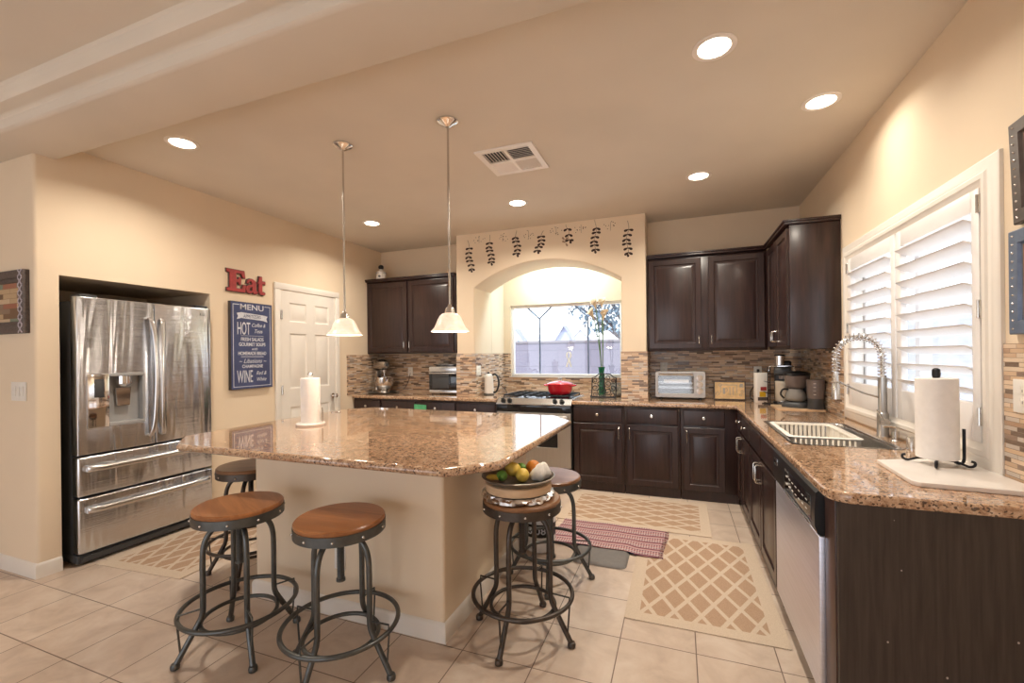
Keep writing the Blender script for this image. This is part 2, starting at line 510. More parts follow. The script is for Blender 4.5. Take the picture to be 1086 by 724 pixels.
# ------------------------------------------------------------------ mesh builder
class MB:
    def __init__(s):
        s.b = bmesh.new()

    def box(s, x0, x1, y0, y1, z0, z1, bev=0.0, seg=2, mat=None):
        r = bmesh.ops.create_cube(s.b, size=1.0)
        vs = r['verts']
        for v in vs:
            v.co = Vector(((x0 + x1) / 2 + v.co.x * (x1 - x0), (y0 + y1) / 2 + v.co.y * (y1 - y0),
                           (z0 + z1) / 2 + v.co.z * (z1 - z0)))
        if mat is not None:
            for v in vs:
                v.co = mat @ v.co
        if bev > 0:
            es = set()
            for v in vs:
                es.update(v.link_edges)
            bmesh.ops.bevel(s.b, geom=list(es), offset=bev, segments=seg, profile=0.5, affect='EDGES')
        return s

    def loops(s, rings, cap0=True, cap1=True, closed=True):
        """skin a list of vertex rings"""
        vr = [[s.b.verts.new(p) for p in ring] for ring in rings]
        n = len(vr[0])
        for a, b in zip(vr[:-1], vr[1:]):
            for i in range(n if closed else n - 1):
                j = (i + 1) % n
                try:
                    s.b.faces.new((a[i], a[j], b[j], b[i]))
                except ValueError:
                    pass
        if cap0 and n > 2:
            s.b.faces.new(list(reversed(vr[0])))
        if cap1 and n > 2:
            s.b.faces.new(vr[-1])
        return s

    def lathe(s, prof, c=(0, 0, 0), n=32, cap0=True, cap1=True, sx=1.0, sy=1.0):
        rings = []
        for r, z in prof:
            r = max(r, 0.0004)
            rings.append([(c[0] + sx * r * math.cos(2 * PI * i / n), c[1] + sy * r * math.sin(2 * PI * i / n), c[2] + z) for i in range(n)])
        return s.loops(rings, cap0, cap1)

    def tube(s, pts, r, n=10, closed=False, cap=True):
        P = [Vector(p) for p in pts]
        rr = r if isinstance(r, (list, tuple)) else [r] * len(P)
        m = len(P)
        T = []
        for i in range(m):
            if closed:
                T.append((P[(i + 1) % m] - P[i - 1]).normalized())
            else:
                T.append((P[min(i + 1, m - 1)] - P[max(i - 1, 0)]).normalized())
        up = Vector((0, 0, 1)) if abs(T[0].z) < 0.9 else Vector((1, 0, 0))
        N = (up - T[0] * up.dot(T[0])).normalized()
        rings = []
        for i in range(m):
            N = (N - T[i] * N.dot(T[i]))
            N = N.normalized() if N.length > 1e-6 else T[i].orthogonal().normalized()
            B = T[i].cross(N)
            rings.append([tuple(P[i] + (N * math.cos(2 * PI * k / n) + B * math.sin(2 * PI * k / n)) * rr[i]) for k in range(n)])
        if closed:
            rings.append(rings[0])
            return s.loops(rings, False, False)
        return s.loops(rings, cap, cap)

    def ring(s, c, R_, r, n=48, k=10):
        return s.tube([(c[0] + R_ * math.cos(2 * PI * i / n), c[1] + R_ * math.sin(2 * PI * i / n), c[2]) for i in range(n)], r, k, True)

    def cyl(s, p0, p1, r0, r1=None, n=20):
        return s.tube([p0, p1], [r0, r0 if r1 is None else r1], n)

    def sphere(s, c, r, n=16, m=10, sc_=(1, 1, 1), rot=None):
        q = bmesh.ops.create_uvsphere(s.b, u_segments=n, v_segments=m, radius=1.0)
        for v in q['verts']:
            p = Vector((v.co.x * sc_[0] * r, v.co.y * sc_[1] * r, v.co.z * sc_[2] * r))
            if rot is not None:
                p = rot @ p
            v.co = p + Vector(c)
        return s

    def prism(s, poly, a0, a1, axis='z'):
        """extrude a convex/concave 2-D outline"""
        def f(p, a):
            return {'z': (p[0], p[1], a), 'y': (p[0], a, p[1]), 'x': (a, p[0], p[1])}[axis]
        return s.loops([[f(p, a0) for p in poly], [f(p, a1) for p in poly]])

    def panel(s, x0, x1, z0, z1, y, prof):
        """rectangular rings facing -Y: prof is a list of (inset, height towards the viewer)"""
        rings = []
        for d, h in prof:
            rings.append([(x0 + d, y - h, z0 + d), (x1 - d, y - h, z0 + d), (x1 - d, y - h, z1 - d), (x0 + d, y - h, z1 - d)])
        return s.loops(rings)

    def add(s, me, mat=None):
        k = len(s.b.verts)
        s.b.from_mesh(me)
        if mat is not None:
            s.b.verts.ensure_lookup_table()
            for v in s.b.verts[k:]:
                v.co = mat @ v.co
        return s

    def build(s, name, mat, parent=None, smooth=0.6, recalc=True):
        if recalc:
            bmesh.ops.recalc_face_normals(s.b, faces=s.b.faces[:])
        me = bpy.data.meshes.new(name)
        s.b.to_mesh(me)
        s.b.free()
        mats = mat if isinstance(mat, (list, tuple)) else [mat]
        for m_ in mats:
            me.materials.append(m_)
        if smooth:
            me.shade_smooth()
            me.set_sharp_from_angle(angle=smooth)
        o = bpy.data.objects.new(name, me)
        COL.objects.link(o)
        if parent is not None:
            o.parent = parent
        return o


def tag(o, label=None, cat=None, group=None, kind=None):
    for k, v in (('label', label), ('category', cat), ('group', group), ('kind', kind)):
        if v:
            o[k] = v
    return o


def thing(name, label, cat, loc=(0, 0, 0), rz=0.0, group=None):
    o = bpy.data.objects.new(name, None)
    o.empty_display_size = 0.1
    COL.objects.link(o)
    o.location = loc
    o.rotation_euler = (0, 0, R(rz))
    return tag(o, label, cat, group)


def struct(name, mb, mat, parent=None, smooth=0.6):
    o = mb.build(name, mat, parent, smooth)
    if parent is None:
        o['kind'] = 'structure'
    return o


def copy_tree(o, parent=None):
    c = o.copy()
    COL.objects.link(c)
    if parent is not None:
        c.parent = parent
    for ch in [x for x in o.children]:
        copy_tree(ch, c)
    return c


def curve_mesh(splines, z0, z1, bevel=0.0, res=3, offset=0.0):
    """filled 2-D curve (outline + holes) with rounded edges -> mesh between z0 and z1"""
    cu = bpy.data.curves.new('outline', 'CURVE')
    cu.dimensions = '2D'
    cu.fill_mode = 'BOTH'
    cu.extrude = (z1 - z0) / 2 - bevel
    cu.bevel_depth = bevel
    cu.bevel_resolution = res
    cu.offset = offset - bevel
    for pts in splines:
        sp = cu.splines.new('POLY')
        sp.points.add(len(pts) - 1)
        for q, p in zip(sp.points, pts):
            q.co = (p[0], p[1], 0, 1)
        sp.use_cyclic_u = True
    ob = bpy.data.objects.new('outline', cu)
    COL.objects.link(ob)
    dg = bpy.context.evaluated_depsgraph_get()
    dg.update()
    me = bpy.data.meshes.new_from_object(ob.evaluated_get(dg))
    bpy.data.objects.remove(ob)
    bpy.data.curves.remove(cu)
    me.transform(Matrix.Translation((0, 0, (z0 + z1) / 2)))
    return me


def text_mesh(s, size, depth=0.001, align='CENTER', sx=1.0, shear=0.0, offset=0.0):
    cu = bpy.data.curves.new('lettering', 'FONT')
    cu.body = s
    cu.size = size
    cu.extrude = depth
    cu.align_x = align
    cu.align_y = 'CENTER'
    cu.shear = shear
    cu.offset = offset
    ob = bpy.data.objects.new('lettering', cu)
    COL.objects.link(ob)
    dg = bpy.context.evaluated_depsgraph_get()
    dg.update()
    me = bpy.data.meshes.new_from_object(ob.evaluated_get(dg))
    bpy.data.objects.remove(ob)
    bpy.data.curves.remove(cu)
    me.transform(Matrix.Diagonal((sx, 1, 1, 1)))
    return me


UPRIGHT = Matrix.Rotation(R(90), 4, 'X')      # lettering that faces -Y


def rounded(x0, x1, y0, y1, r, n=5):
    out = []
    for cx, cy, a0 in ((x1 - r, y0 + r, -90), (x1 - r, y1 - r, 0), (x0 + r, y1 - r, 90), (x0 + r, y0 + r, 180)):
        for i in range(n + 1):
            a = R(a0 + 90 * i / n)
            out.append((cx + r * math.cos(a), cy + r * math.sin(a)))
    return out


def arc_pts(c, r, a0, a1, n, plane='xz'):
    out = []
    for i in range(n + 1):
        a = R(a0 + (a1 - a0) * i / n)
        u, v = r * math.cos(a), r * math.sin(a)
        out.append({'xz': (c[0] + u, c[1], c[2] + v), 'yz': (c[0], c[1] + u, c[2] + v), 'xy': (c[0] + u, c[1] + v, c[2])}[plane])
    return out


def smooth_path(pts, n=6):
    """Catmull-Rom through the points"""
    P = [Vector(p) for p in pts]
    P = [P[0] * 2 - P[1]] + P + [P[-1] * 2 - P[-2]]
    out = []
    for i in range(1, len(P) - 2):
        for k in range(n):
            t = k / n
            a, b, c, d = P[i - 1], P[i], P[i + 1], P[i + 2]
            out.append(0.5 * ((2 * b) + (c - a) * t + (2 * a - 5 * b + 4 * c - d) * t * t + (3 * b - a - 3 * c + d) * t ** 3))
    out.append(P[-2])
    return [tuple(p) for p in out]


# ================================================================== SETTING
ZC = 2.84
XR, XL, YB, YA, YN = 1.13, -3.86, 5.08, 4.72, 5.66
struct('floor', MB().box(-6.4, 1.3, -3.0, 5.8, -0.12, 0.0), M['floor'], smooth=0)
struct('ceiling', MB().box(-4.7, 1.3, 1.66, 5.3, ZC, ZC + 0.12), M['ceil'], smooth=0)
tray = [(1.667, 2.97), (1.667, 2.738), (1.662, 2.732), (1.655, 2.73), (1.36, 2.73), (1.345, 2.733), (1.335, 2.742), (1.332, 2.755),
        (1.328, 2.785), (1.318, 2.796), (1.305, 2.80), (1.265, 2.80), (1.252, 2.804), (1.245, 2.815), (1.242, 2.84),
        (1.236, 2.868), (1.225, 2.878), (1.21, 2.88), (-3.0, 2.88), (-3.0, 2.97)]
struct('ceiling_tray', MB().prism(tray, -6.4, 1.3, 'x'), M['ceil'])

# right wall with its window opening
WY0, WY1, WZ0, WZ1 = 2.26, 3.74, 1.01, 2.06
mb = MB()
mb.box(XR, 1.28, -3.0, WY0, 0, 2.97).box(XR, 1.28, WY1, 5.3, 0, 2.97)
mb.box(XR, 1.28, WY0, WY1, 0, WZ0).box(XR, 1.28, WY0, WY1, WZ1, 2.97)
struct('wall_right', mb, M['wall'], smooth=0)

# left wall: refrigerator alcove, then plain up to the back corner
AY0, AY1, AZ = 1.67, 2.68, 1.966
mb = MB()
mb.box(-4.72, XL, AY0, AY1, AZ, 2.95).box(-4.72, XL, AY1, 5.3, 0, 2.95)
mb.box(-4.80, -4.72, 1.60, AY1, 0, 2.95)
struct('wall_left', mb, M['wall'], smooth=0)
poly = [(-6.4, 1.55)] + [(XL - 0.02 + 0.02 * math.sin(R(a)), 1.57 - 0.02 * math.cos(R(a))) for a in range(0, 91, 15)] + [(XL, AY0), (-6.4, AY0)]
struct('wall_left_front', MB().prism(poly, 0, 2.95), M['wall'])
struct('wall_far_left', MB().box(-6.5, -6.4, -3.0, 1.67, 0, 2.97), M['wall'], smooth=0)

# unseen rear wall, added with openings sized to limit daylight from behind
mb = MB().box(-6.4, 1.28, -3.12, -3.0, 2.15, 2.97)
for x0, x1 in ((-6.4, -5.3), (-2.9, -2.3), (0.3, 1.28)):
    mb.box(x0, x1, -3.12, -3.0, 0, 2.15)
struct('wall_front', mb, M['wall'], smooth=0)

# back wall pieces, and the thick wall with the arch
struct('wall_back', MB().box(-4.0, -2.40, YB, YB + 0.15, 0, 2.95).box(-0.42, 1.3, YB, YB + 0.15, 0, 2.95), M['wall'], smooth=0)
AX0, AX1 = -2.265, -0.56
hw, rise, spring = (AX1 - AX0) / 2, 0.262, 2.198
rad = (hw * hw + rise * rise) / (2 * rise)
acx, acz = (AX0 + AX1) / 2, spring + rise - rad
half = math.degrees(math.asin(hw / rad))
arch = [(-2.5, 0.878), (AX0, 0.878), (AX0, spring - 0.02)]
arch += [(acx + rad * math.sin(R(a)), acz + rad * math.cos(R(a))) for a in [(-half + 2 * half * i / 40) for i in range(41)]]
arch += [(AX1, spring - 0.02), (AX1, 0.878), (-0.31, 0.878), (-0.31, 2.90), (-2.5, 2.90)]
me = curve_mesh([arch], -5.23, -YA, 0.012)
me.transform(UPRIGHT)
struct('wall_arch', MB().add(me), M['wall'], smooth=0.9)
NWX0, NWX1, NWZ0, NWZ1 = -2.165, -0.66, 1.105, 2.07
mb = MB()
mb.box(AX0 - 0.12, AX0, 5.225, YN + 0.12, 0, 2.8).box(AX1, AX1 + 0.12, 5.225, YN + 0.12, 0, 2.8)
mb.box(AX0, NWX0, YN, YN + 0.12, 0, 2.8).box(NWX1, AX1, YN, YN + 0.12, 0, 2.8)
mb.box(NWX0, NWX1, YN, YN + 0.12, 0, NWZ0).box(NWX0, NWX1, YN, YN + 0.12, NWZ1, 2.8)
mb.box(AX0 - 0.12, AX1 + 0.12, 5.225, YN + 0.12, 2.70, 2.8)
struct('wall_niche', mb, M['wall'], smooth=0)

# strip mosaic
TZ0, TZ1, TT = 0.916, 1.42, 0.008
struct('wall_tile_back', MB().box(XL, -2.5, YB - TT, YB, TZ0, TZ1).box(-0.31, XR, YB - TT, YB, TZ0, TZ1), M['mosaic'], smooth=0)
struct('wall_tile_left', MB().box(XL, XL + TT, 4.375, YB - TT, TZ0, TZ1), M['mosaic'], smooth=0)
struct('wall_tile_right', MB().box(XR - TT, XR, 3.835, YB - TT, TZ0, TZ1), M['mosaic'], smooth=0)
struct('wall_tile_right_front', MB().box(XR - TT, XR, 1.0, 2.165, TZ0, TZ1), M['mosaic'], smooth=0)
mb = MB()
mb.box(-2.5, AX0, YA - TT, YA, TZ0, TZ1).box(AX1, -0.31, YA - TT, YA, TZ0, TZ1)
mb.box(-2.5 - TT, -2.5, YA - TT, YB - TT, TZ0, TZ1).box(-0.31, -0.31 + TT, YA - TT, YB - TT, TZ0, TZ1)
mb.box(AX0, AX0 + TT, YA - TT, YN, TZ0, TZ1).box(AX1 - TT, AX1, YA - TT, YN, TZ0, TZ1)
mb.box(AX0 + TT, NWX0, YN - TT, YN, TZ0, TZ1).box(NWX1, AX1 - TT, YN - TT, YN, TZ0, TZ1)
mb.box(NWX0, NWX1, YN - TT, YN, TZ0, NWZ0 - 0.012)
struct('wall_tile_niche', mb, M['mosaic'], smooth=0)

# niche window
mb = MB()
f = 0.035
mb.box(NWX0, NWX0 + f, YN + 0.03, YN + 0.09, NWZ0, NWZ1, 0.004).box(NWX1 - f, NWX1, YN + 0.03, YN + 0.09, NWZ0, NWZ1, 0.004)
mb.box(NWX0 + f, NWX1 - f, YN + 0.03, YN + 0.09, NWZ0, NWZ0 + f, 0.004).box(NWX0 + f, NWX1 - f, YN + 0.03, YN + 0.09, NWZ1 - f, NWZ1, 0.004)
win1 = struct('window_1', mb, M['louver'])
MB().box(NWX0 + f, NWX1 - f, YN + 0.062, YN + 0.066, NWZ0 + f, NWZ1 - f).build('glass_pane', M['glass'], win1, 0)
mb = MB()
for vx in (-1.765, -1.105):
    mb.tube([(vx, YN + 0.058, NWZ0 + f), (vx, YN + 0.058, 1.885)], 0.011, 8)
    for sgn in (-1, 1):
        mb.tube([(vx, YN + 0.058, 1.885), (vx + sgn * 0.165, YN + 0.058, NWZ1 - f)], 0.011, 8)
mb.build('window_muntin', M['bluegrey'], win1)
struct('window_sill', MB().box(NWX0 - 0.02, NWX1 + 0.02, YN - 0.025, YN + 0.05, NWZ0 - 0.014, NWZ0, 0.003), M['plate'])

# sink window: moulded casing, two shutter panels of tilted louvers, the window beyond
cas = [(0.0, 0.0), (0.0, 0.012), (0.008, 0.016), (0.026, 0.018), (0.032, 0.022), (0.052, 0.022), (0.060, 0.028), (0.078, 0.028), (0.088, 0.020), (0.105, 0.016), (0.105, 0.0)]
FY0, FY1, FZ0, FZ1 = 2.168, 3.832, 0.925, 2.143
rings = [[(XR - h, FY0 + d, FZ0 + d), (XR - h, FY1 - d, FZ0 + d), (XR - h, FY1 - d, FZ1 - d), (XR - h, FY0 + d, FZ1 - d)] for d, h in cas]
mb = MB().loops(rings, False, False)
mb.box(XR - 0.001, 1.20, WY0, WY0 + 0.018, WZ0, WZ1).box(XR - 0.001, 1.20, WY1 - 0.018, WY1, WZ0, WZ1)
mb.box(XR - 0.001, 1.20, WY0 + 0.018, WY1 - 0.018, WZ0, WZ0 + 0.018).box(XR - 0.001, 1.20, WY0 + 0.018, WY1 - 0.018, WZ1 - 0.018, WZ1)
win2 = struct('window_2', mb, M['white'])
wf = MB()
wf.box(1.205, 1.26, WY0, WY0 + 0.05, WZ0, WZ1, 0.004).box(1.205, 1.26, WY1 - 0.05, WY1, WZ0, WZ1, 0.004)
wf.box(1.205, 1.26, 2.975, 3.025, WZ0, WZ1, 0.004)
wf.box(1.205, 1.26, WY0 + 0.05, WY1 - 0.05, WZ0, WZ0 + 0.05, 0.004).box(1.205, 1.26, WY0 + 0.05, WY1 - 0.05, WZ1 - 0.05, WZ1, 0.004)
wf.build('window_sash', M['louver'], win2)
MB().box(1.23, 1.234, WY0 + 0.05, WY1 - 0.05, WZ0 + 0.05, WZ1 - 0.05).build('glass_pane', M['glass'], win2, 0)
SX0, SX1 = 1.112, 1.142                       # thickness of a shutter panel
for (y0, y1) in ((WY0 + 0.02, 2.992), (3.008, WY1 - 0.02)):
    z0, z1 = WZ0 + 0.02, WZ1 - 0.02
    mb = MB()
    st = 0.052
    mb.box(SX0, SX1, y0, y0 + st, z0, z1, 0.004).box(SX0, SX1, y1 - st, y1, z0, z1, 0.004)
    mb.box(SX0, SX1, y0 + st, y1 - st, z0, z0 + 0.155, 0.004).box(SX0, SX1, y0 + st, y1 - st, z1 - 0.085, z1, 0.004)
    sh = mb.build('shutter_panel', M['louver'], win2)
    zl0, zl1 = z0 + 0.155, z1 - 0.085
    nl = 9
    for i in range(nl):
        zc_ = zl0 + (i + 0.5) * (zl1 - zl0) / nl
        lv = MB()
        prof = [(0.044 * math.cos(R(a)), 0.0055 * math.sin(R(a))) for a in range(0, 360, 20)]
        tilt = Matrix.Translation((1.127, 0, zc_)) @ Matrix.Rotation(R(26), 4, 'Y')
        ra = [tilt @ Vector((p[0], y0 + st + 0.002, p[1])) for p in prof]
        rb = [tilt @ Vector((p[0], y1 - st - 0.002, p[1])) for p in prof]
        lv.loops([ra, rb])
        lv.build('louver', M['louver'], sh, 0.9)
    hy = y0 - 0.004 if y0 < 2.5 else y1 + 0.004
    for hz in (1.135, 1.56, 1.975):
        MB().box(SX0 - 0.006, SX0 + 0.002, hy - 0.012, hy + 0.012, hz - 0.035, hz + 0.035, 0.002).cyl((SX0 - 0.007, hy, hz - 0.036), (SX0 - 0.007, hy, hz + 0.036), 0.004, None, 8).build('shutter_hinge', M['nickel'], win2)

# white six panel door on the left wall
DY0, DY1, DZ = 3.405, 4.168, 2.10
mb = MB()
cw = 0.072
for (y0, y1, z0, z1) in ((DY0 - cw, DY0 - 0.004, 0, DZ + 0.004), (DY1 + 0.004, DY1 + cw, 0, DZ + 0.004), (DY0 - cw, DY1 + cw, DZ + 0.004, DZ + cw)):
    mb.box(XL - 0.01, XL + 0.022, y0, y1, z0, z1, 0.006)
door = struct('door_1', mb, M['white'])
dm = Matrix.Translation((XL + 0.012, 0, 0)) @ Matrix.Rotation(R(90), 4, 'Z')   # local x -> +Y, local -y -> +X
mb = MB()
cols = ((3.515, 3.742), (3.858, 4.072))
rows = ((0.22, 0.872), (1.066, 1.652), (1.775, 1.978))
ys = [DY0, cols[0][0], cols[0][1], cols[1][0], cols[1][1], DY1]
for a, b in ((0, 1), (2, 3), (4, 5)):
    mb.box(ys[a], ys[b], 0, 0.03, 0.01, DZ, mat=dm)
for a, b in ((0.01, rows[0][0]), (rows[0][1], rows[1][0]), (rows[1][1], rows[2][0]), (rows[2][1], DZ)):
    for c in cols:
        mb.box(c[0], c[1], 0, 0.03, a, b, mat=dm)
pm = MB()
for c in cols:
    for r in rows:
        pm.panel(c[0], c[1], r[0], r[1], 0.0, [(0, -0.02), (0, 0.0), (0.012, -0.009), (0.022, -0.009), (0.040, -0.001)])
pme = bpy.data.meshes.new('panels')
pm.b.to_mesh(pme)
mb.add(pme, dm)
slab = mb.build('door_slab', M['white'], door)
kb = MB().cyl((XL + 0.01, 4.115, 0.942), (XL + 0.024, 4.115, 0.942), 0.032, 0.030)
kb.cyl((XL + 0.02, 4.115, 0.942), (XL + 0.055, 4.115, 0.942), 0.011).sphere((XL + 0.068, 4.115, 0.942), 0.027, 20, 12, (0.8, 1, 1))
kb.build('door_knob', M['chrome'], slab)
for hz in (0.25, 1.06, 1.84):
    MB().box(XL + 0.008, XL + 0.026, DY0 - 0.014, DY0 + 0.010, hz - 0.045, hz + 0.045, 0.002).cyl((XL + 0.028, DY0 - 0.003, hz - 0.048), (XL + 0.028, DY0 - 0.003, hz + 0.048), 0.006, None, 10).build('hinge', M['nickel'], door)

# baseboards
bb = [(0, 0), (0.014, 0), (0.014, 0.075), (0.011, 0.085), (0.005, 0.092), (0, 0.095)]
mb = MB()
mb.loops([[(-6.4, 1.55 - d, z) for d, z in bb], [(XL + d, 1.55 - d, z) for d, z in bb], [(XL + d, 1.668, z) for d, z in bb]])
struct('baseboard_left', mb, M['white'])
mb = MB()
mb.loops([[(XL + d, AY1 + 0.004, z) for d, z in bb], [(XL + d, DY0 - cw, z) for d, z in bb]])
struct('baseboard_left_middle', mb, M['white'])

# recessed lights with their own lamps
def can(x, y, name, label, power=1.0):
    t = thing(name, label, 'ceiling light', (x, y, ZC), 0, 'recessed ceiling lights')
    MB().lathe([(0.098, 0.0), (0.098, -0.004), (0.090, -0.008), (0.074, -0.006), (0.070, 0.0)], n=40, cap0=False, cap1=False).build('trim_ring', M['trimring'], t)
    MB().lathe([(0.071, -0.0035), (0.052, -0.0015), (0.052, -0.003), (0.0, -0.0045)], n=40, cap0=False).build('lamp_lens', M['led'], t)
    ld = bpy.data.lights.new('can_lamp', 'AREA')
    ld.shape = 'DISK'
    ld.size = 0.12
    ld.energy = CAN_W * power
    ld.color = LAMP_COL
    ld.spread = R(150)
    lo = bpy.data.objects.new('can_lamp', ld)
    COL.objects.link(lo)
    lo.parent = t
    lo.location = (0, 0, -0.012)
    return t

for x, y, lab in ((0.171, 2.284, 'round recessed ceiling light, the largest in view, nearest above the lattice rug'),
                  (0.782, 3.008, 'round recessed ceiling light above the sink beside the right wall'),
                  (0.165, 3.896, 'round recessed ceiling light in front of the right upper cabinets'),
                  (-1.416, 3.923, 'round recessed ceiling light in front of the arch'),
                  (-3.089, 3.912, 'round recessed ceiling light in front of the left upper cabinet'),
                  (-3.088, 1.970, 'round recessed ceiling light beside the beam, in front of the refrigerator')):
    can(x, y, 'recessed_light', lab, 0.35 if x > 0.5 else 1.0)

# ================================================================== CABINETS
DOORP = [(0, 0), (0, 0.017), (0.003, 0.020), (0.052, 0.020), (0.058, 0.011), (0.072, 0.010), (0.094, 0.017)]
DRAWP = [(0, 0), (0, 0.014), (0.005, 0.019), (0.012, 0.020)]


def pull(parent, x, z, ln=0.115, y=-0.018):
    p = [(x, y, z - ln / 2), (x, y - 0.028, z - ln / 2), (x, y - 0.036, z - ln / 2 + 0.008), (x, y - 0.036, z + ln / 2 - 0.008), (x, y - 0.028, z + ln / 2), (x, y, z + ln / 2)]
    return MB().tube(p, 0.0052, 8).build('handle', M['nickel'], parent)


def knob(parent, x, z, y=-0.019):
    prof = [(0.007, 0.0), (0.0055, 0.010), (0.010, 0.016), (0.0155, 0.021), (0.0155, 0.026), (0.010, 0.031)]
    rings = [[(x + r * math.cos(2 * PI * i / 18), y - h, z + r * math.sin(2 * PI * i / 18)) for i in range(18)] for r, h in prof]
    return MB().loops(rings).build('knob', M['nickel'], parent)


def front(parent, x0, x1, z0, z1, kind='door'):
    prof = DOORP if kind == 'door' else DRAWP
    return MB().panel(x0, x1, z0, z1, 0.0, prof).build(kind, M['wood'], parent, 0.35)


def base_cabinet(label, loc, rz, W, units, group, depth=0.57, body=(0.0, 0.876)):
    """units: (x0, x1, handle side, has knob, drawer kind)"""
    t = thing('base_cabinet', label, 'cabinet', loc, rz, group)
    mb = MB().box(0.001, W - 0.001, 0.0, depth, 0.085, body[1], 0.002).box(0.004, W - 0.004, 0.012, depth, 0.0, 0.085)
    mb.build('body', M['wood'], t)
    for x0, x1, side, kn, (zd0, zd1) in units:
        d = front(t, x0, x1, 0.709, 0.857, 'drawer')
        if kn:
            knob(d, (x0 + x1) / 2, 0.785)
        dd = front(t, x0, x1, zd0, zd1, 'door')
        hx = x0 + 0.028 if side == 'l' else x1 - 0.028
        pull(dd, hx, zd1 - 0.085)
    return t


YF = 4.50
G = 'base cabinets under the back worktop'
base_cabinet('dark base cabinet under the back worktop, right beside the stainless range', (-1.036, YF, 0), 0, 0.52, [(0.012, 0.497, 'r', 1, (0.10, 0.692))], G)
base_cabinet('dark base cabinet, middle of the three right of the range', (-0.515, YF, 0), 0, 0.522, [(0.024, 0.497, 'l', 1, (0.10, 0.692))], G)
c3 = base_cabinet('dark base cabinet at the inner corner of the worktop, narrowest of three', (0.008, YF, 0), 0, 0.50, [(0.026, 0.381, 'l', 1, (0.10, 0.692))], G)
base_cabinet('dark two-drawer base cabinet under the stand mixer beside the white door', (XL + 0.002, YF, 0), 0, 0.93, [(0.012, 0.410, 'r', 1, (0.10, 0.692)), (0.432, 0.918, 'l', 1, (0.10, 0.692))], G)
base_cabinet('dark two-drawer base cabinet under the microwave left of the range', (-2.925, YF, 0), 0, 1.03, [(0.012, 0.515, 'r', 1, (0.10, 0.692)), (0.540, 1.020, 'l', 1, (0.10, 0.692))], G)
G = 'base cabinets under the sink-side worktop'
XF = 0.51
base_cabinet('dark base cabinet with loop handles under the coffee maker', (XF, 4.498, 0), -90, 0.74, [(0.02, 0.290, 'r', 1, (0.10, 0.692)), (0.310, 0.735, 'l', 1, (0.10, 0.692))], G, 0.58)
base_cabinet('dark base cabinet with loop handles under the sink, next to the dishwasher', (XF, 3.756, 0), -90, 0.985, [(0.015, 0.480, 'r', 0, (0.10, 0.692)), (0.500, 0.970, 'l', 0, (0.10, 0.692))], G, 0.58, (0.0, 0.70))

# scuffed end panel with its reddish filler strip
t = thing('cabinet_end_panel', 'wide dark scuffed panel closing the worktop end beside the dishwasher', 'panel', (XF, 1.825, 0))
MB().box(0.0, 0.614, 0.0, 0.02, 0.0, 0.878).build('panel', M['endpanel'], t)
MB().box(-0.004, 0.02, 0.0205, 0.135, 0.0, 0.876, 0.002).build('filler_strip', M['filler'], t)

# upper cabinets
def crown(mb, path):
    pr = [(0.0, 0.0), (0.012, 0.004), (0.016, 0.018), (0.030, 0.030), (0.034, 0.040), (0.0, 0.040)]
    return pr


def upper_cabinet(name, label, loc, rz, W, depth, z0, z1, doors, crown_ends, group='upper cabinets'):
    t = thing(name, label, 'cabinet', (loc[0], loc[1], z0), rz, group)
    H_ = z1 - z0
    MB().box(0, W, 0, depth, 0, H_, 0.002).build('body', M['wood'], t)
    for x0, x1, side in doors:
        d = front(t, x0, x1, 0.025, H_ - 0.025)
        hx = x0 + 0.026 if side == 'l' else x1 - 0.026
        pull(d, hx, 0.11, 0.085)
    l, r = crown_ends
    mb = MB()
    mb.box(-0.016 * l, W + 0.016 * r, -0.036, depth, H_, H_ + 0.018, 0.004).box(-0.024 * l, W + 0.024 * r, -0.046, depth, H_ + 0.018, H_ + 0.036, 0.006)
    mb.build('crown_moulding', M['wood'], t)
    return t


upper_cabinet('upper_cabinet', 'dark two-door wall cabinet hung left of the arch above the stand mixer', (XL + 0.002, 4.77, 0), 0, 1.325, YB - 4.77 - 0.001, 1.43, 2.372, [(0.02, 0.628, 'r'), (0.655, 1.295, 'l')], (0, 0))
upper_cabinet('upper_cabinet', 'dark two-door wall cabinet hung right of the arch above the toaster oven', (-0.301, 4.77, 0), 0, 1.092, YB - 4.77 - 0.001, 1.42, 2.372, [(0.018, 0.515, 'r'), (0.578, 1.068, 'l')], (0, 0))
upper_cabinet('upper_cabinet', 'dark wall cabinet on the window wall, its broad side facing the room', (0.80, 4.722, 0), -90, 0.812, XR - 0.80 - 0.001, 1.42, 2.372, [(0.012, 0.390, 'r'), (0.405, 0.800, 'l')], (0, 1))

# ================================================================== WORKTOPS
out = [(-3.852, 4.462), (-1.890, 4.462), (-1.890, 5.11), (-1.040, 5.11), (-1.040, 4.462), (0.478, 4.462), (0.478, 1.875)]
out += [(0.478 + 0.075 - 0.075 * math.cos(R(a)), 1.875 - 0.075 * math.sin(R(a))) for a in range(15, 91, 15)]
out += [(1.126, 1.80), (1.126, 5.070), (-0.300, 5.070), (-0.300, 4.711), (-0.570, 4.711), (-0.570, 5.650), (-2.255, 5.650),
        (-2.255, 4.711), (-2.509, 4.711), (-2.509, 5.070), (-3.852, 5.070)]
hole = list(reversed(rounded(0.556, 1.024, 2.672, 3.528, 0.03)))
me = curve_mesh([out, hole], 0.878, 0.916, 0.011)
tag(MB().add(me).build('worktop', M['granite'], None, 0.9),
    'speckled granite worktop running along the back wall and under the sink window', 'worktop')

